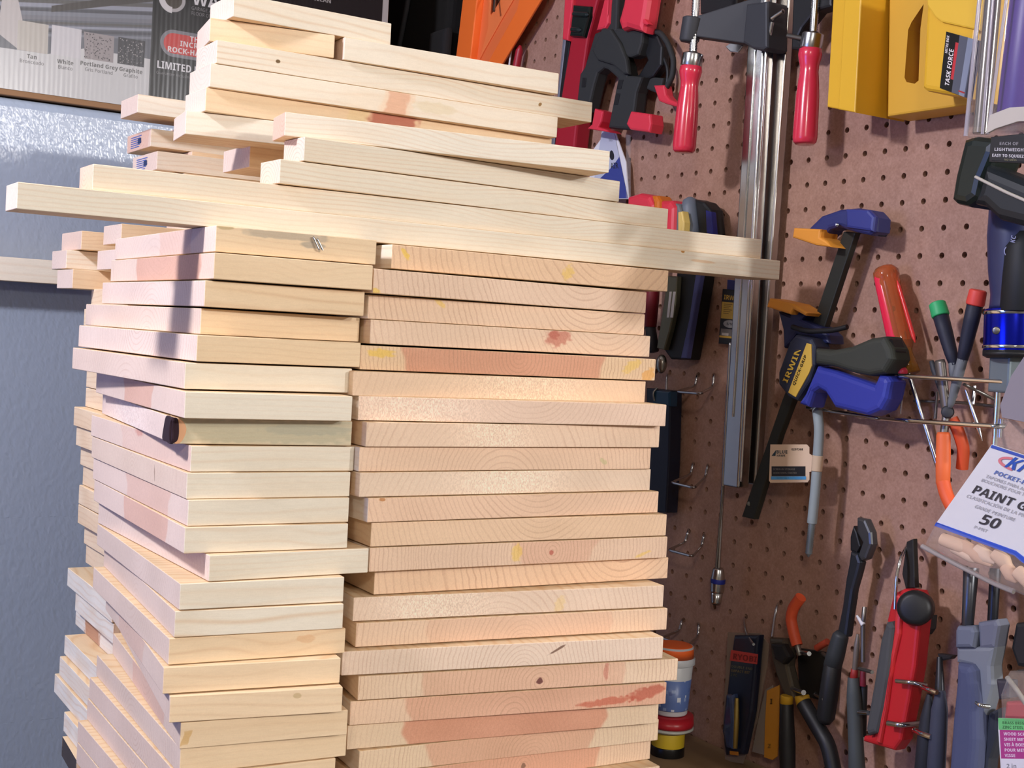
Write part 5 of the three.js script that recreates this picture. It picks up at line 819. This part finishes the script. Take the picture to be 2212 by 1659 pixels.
{ // bag of wooden plugs with card header, tilted
  const T = hang('plug_bag', 'clear bag of wood plugs under a white header card with blue edge, tilted', 'package', 2120, 1100);
  const d = 2.6;
  part('header_card', plate([[2142, 960], [2300, 1012], [2300, 1270], [2258, 1232], [2192, 1192], [2022, 1130]], d, 0.08, { b: 0.01 }), K.white, T);
  part('card_edge', plate([[2022, 1128], [2194, 1190], [2212, 1204], [2300, 1262], [2300, 1272], [2206, 1214], [2190, 1200], [2018, 1136]], d + 0.03, 0.08, { b: 0.01 }), std(0x2d55c8, 0.45), T); part('card_edge', plate([[2142, 961], [2300, 1013], [2300, 1019], [2139, 967]], d + 0.03, 0.06, { b: 0.01 }), std(0x3a58b8, 0.45), T);
  part('card_print', print([[2139, 966], [2311, 1026], [2194, 1190], [2022, 1130]], d + 0.03), decal(paint(560, 720, (c) => {
    c.clearRect(0, 0, 560, 720); c.lineWidth = 20; c.strokeStyle = '#e08088'; c.beginPath(); c.ellipse(240, 66, 130, 44, 0, 1.7, 4.2); c.stroke();
    const say = (s, x, y, f, col) => { c.font = f + 'px sans-serif'; c.fillStyle = col; c.fillText(s, x, y); };
    say('Kreg', 150, 108, 'italic bold 140', '#2457b8'); say('POCKET-HOLE PLUGS', 128, 190, 'bold 48', '#5b78bc'); say('TAPONES PARA AGUJEROS', 96, 236, '34', '#a6a8b0'); say('BOUCHONS POUR TROUS', 84, 276, '34', '#a6a8b0');
    say('PAINT GRADE', 72, 388, 'bold 98', '#3a3a40'); say('CLASIFICACIÓN DE LA PINTURA', 66, 436, '36', '#a6a8b0'); say('GRADE PEINTURE', 156, 494, '36', '#a6a8b0'); say('50', 240, 604, 'bold 124', '#3a3a40'); say('P-PNT', 236, 656, '34', '#a6a8b0');
  })), T);
  part('clear_bag', plate([[2022, 1128], [2190, 1194], [2212, 1214], [2300, 1272], [2300, 1330], [2180, 1276], [2120, 1248], [1992, 1178], [1998, 1164], [2012, 1136]], d + 0.1, 0.9, { b: 0.2, seg: 3 }), K.clear, T);
  part('bag_seam', wire([[1992, 1180, d - 0.3], [2060, 1216, d - 0.3], [2150, 1262, d - 0.3], [2190, 1278, d - 0.3]], 0.09, { soft: 0.4 }), std(0xc9c2bd, 0.3, 0, { transmission: 0.4, thickness: 0 }), T);
  part('clear_top', plate([[2162, 904], [2300, 936], [2300, 1010], [2142, 962]], d - 0.1, 0.3, { b: 0.08 }), K.clear, T);
  [[2034, 1164, 2112, 1194], [2078, 1176, 2142, 1222], [2110, 1186, 2150, 1216], [2148, 1194, 2186, 1226], [2172, 1222, 2196, 1258], [2060, 1180, 2130, 1216], [2196, 1232, 2240, 1272]].forEach(([a, b, e, f], i) => part('wood_plug', turned(P(a, b, d - 0.25 - 0.06 * (i % 3)), P(e, f, d - 0.3), [[0, 0.12], [0.03, 0.22], [0.6, 0.24], [1, 0.06]], 14), std([0xe2bfa2, 0xd9b296, 0xe8cab0][i % 3], 0.8), T));
}
{
  const T = hang('hang_card', 'plain grey plastic sheet at the right edge, above the tilted white card', 'package', 2190, 860);
  part('sheet', plate([[2216, 764], [2300, 750], [2300, 930], [2164, 902], [2160, 876], [2184, 812]], 2.9, 0.05, { b: 0.01 }), std(0x8f8a93, 0.4), T);
}
{ // green and pink labelled pack
  const T = hang('label_pack', 'clear pack with green and magenta label at the bottom right corner', 'package', 2190, 1560);
  const d = 3.0;
  part('red_content', plate([[2172, 1516], [2290, 1516], [2290, 1560], [2168, 1552]], d, 0.5, { b: 0.1 }), std(0xb04048, 0.4), T);
  part('label_card', plate([[2156, 1551], [2300, 1556], [2300, 1700], [2164, 1700], [2156, 1577]], d + 0.12, 0.06, { b: 0.01 }), K.white, T);
  part('label_print', print([[2156, 1551], [2260, 1554], [2268, 1690], [2163, 1690]], d + 0.13), decal(paint(480, 640, (c) => { c.fillStyle = '#e6e4ea'; c.fillRect(0, 0, 480, 640); c.fillStyle = '#6fc87c'; c.fillRect(0, 0, 480, 118); c.fillStyle = '#b4408a'; c.fillRect(10, 118, 470, 286); c.fillStyle = '#2f5a34'; c.font = 'bold 40px sans-serif'; c.fillText('BRASS BRIGHT', 40, 60); c.fillText('ZINC STEEL', 40, 104); c.fillStyle = '#eadbe8'; c.font = 'bold 42px sans-serif'; ['WOOD SCREWS', 'SHEET METAL', 'VIS À BOIS', 'POUR METAL', 'VISSE'].forEach((s, i) => c.fillText(s, 48, 172 + i * 54)); c.fillStyle = '#8a8a90'; c.font = 'bold 60px sans-serif'; c.fillText('2 in', 60, 500); })), T);
  part('clear_pack', plate([[2176, 1450], [2300, 1450], [2300, 1560], [2160, 1556], [2158, 1500]], d + 0.3, 0.8, { b: 0.16 }), K.clear, T);
  part('wire_tie', wire([[2176, 1464, d - 0.2], [2196, 1490, d + 0.1], [2216, 1520, d]], 0.08), std(0x9a958a, 0.5), T);
  part('black_plug', plate([[2150, 1468], [2180, 1470], [2180, 1508], [2156, 1512]], d - 0.6, 0.5, { b: 0.1 }), std(0x3a3842, 0.5), T);
}
{
  const T = hang('dark_tool', 'dark clip tool with pale tip at the right edge, under the tilted bag', 'tool', 2200, 1400);
  part('tool_body', plate([[2192, 1346], [2290, 1336], [2290, 1452], [2196, 1440], [2182, 1400]], 1.2, 0.8, { b: 0.14 }), std(0x1b1d20, 0.45), T);
}
// tubs stacked on the bench at the foot of the pegboard
function tub(name, label, u, vTop, vBot, r, d, fn) { const T = thing(name, label, 'tub', P(u, vBot, d)); fn(T, P(u, vTop, d), P(u, vBot, d), r); return T; }
{
  const dT = 2.9, c = P(1452, 1450, dT), at = (v) => { const r = P(1452, v, dT); return V(c.x, r.y, c.z); };
  const y = (v) => at(v);
  let T = thing('lidded_tub', 'blue and white tub with orange lid, uppermost of the stacked tubs', 'tub', y(1540));
  const pot = std(0xc9cdd2, 0.4), R = 0.86;
  part('tub_wall', turned(y(1542), y(1424), [[0, R * 0.8], [0.03, R * 0.84], [1, R]], 36), pot, T);
  const art = paint(1024, 256, (x) => { x.fillStyle = '#5f78b4'; x.fillRect(0, 0, 1024, 256); for (let i = 0; i < 160; i++) { x.fillStyle = ['#d5dbe6', '#40579a', '#8ea2cc'][i % 3]; x.fillRect(hash(i, 1, 3) * 1000, hash(i, 2, 3) * 240, 8 + 26 * hash(i, 3, 3), 5 + 5 * hash(i, 5, 3)); } });
  part('label', turned(y(1530), y(1462), [[0, R * 0.865], [0.02, R * 0.87], [1, R * 0.955]], 36), std(0xffffff, 0.35, 0, { map: art }), T);
  part('lid', turned(y(1432), y(1392), [[0, R * 1.0], [0.05, R * 1.08], [0.35, R * 1.08], [0.4, R * 1.0], [1, R * 0.96]], 36), std(0xc9ced4, 0.35), T);
  part('lid_top', turned(y(1416), y(1390), [[0, R * 1.01], [0.7, R * 0.98], [0.9, R * 0.94], [1, R * 0.86]], 36), std(0xf06a2c, 0.5), T);
  T = thing('lidded_tub', 'shallow white tub with red lid, under the blue and white tub', 'tub', y(1578));
  part('tub_wall', turned(y(1580), y(1556), [[0, R * 0.92], [1, R * 1.12]], 36), pot, T);
  part('lid', turned(y(1570), y(1543), [[0, R * 1.14], [0.3, R * 1.2], [1, R * 1.14]], 36), std(0xb01f2c, 0.35), T);
  part('white_rim', turned(y(1576), y(1568), [[0, R * 1.1], [0.3, R * 1.2], [1, R * 1.18]], 36), std(0xbfc2bc, 0.4), T);
  T = thing('bottle', 'black bottle with broad yellow cap, lowest of the stacked tubs', 'bottle', V(c.x, BENCH, c.z));
  part('cap', turned(y(1614), y(1581), [[0, R * 0.76], [0.04, R * 0.8], [0.9, R * 0.8], [1, R * 0.72]], 36), std(0xd7b92e, 0.45), T);
  part('bottle_body', turned(V(c.x, BENCH, c.z), y(1613), [[0, R * 0.76], [0.03, R * 0.82], [0.9, R * 0.82], [1, R * 0.74]], 32), std(0x141516, 0.3), T);
}
renderer.render(scene, camera);
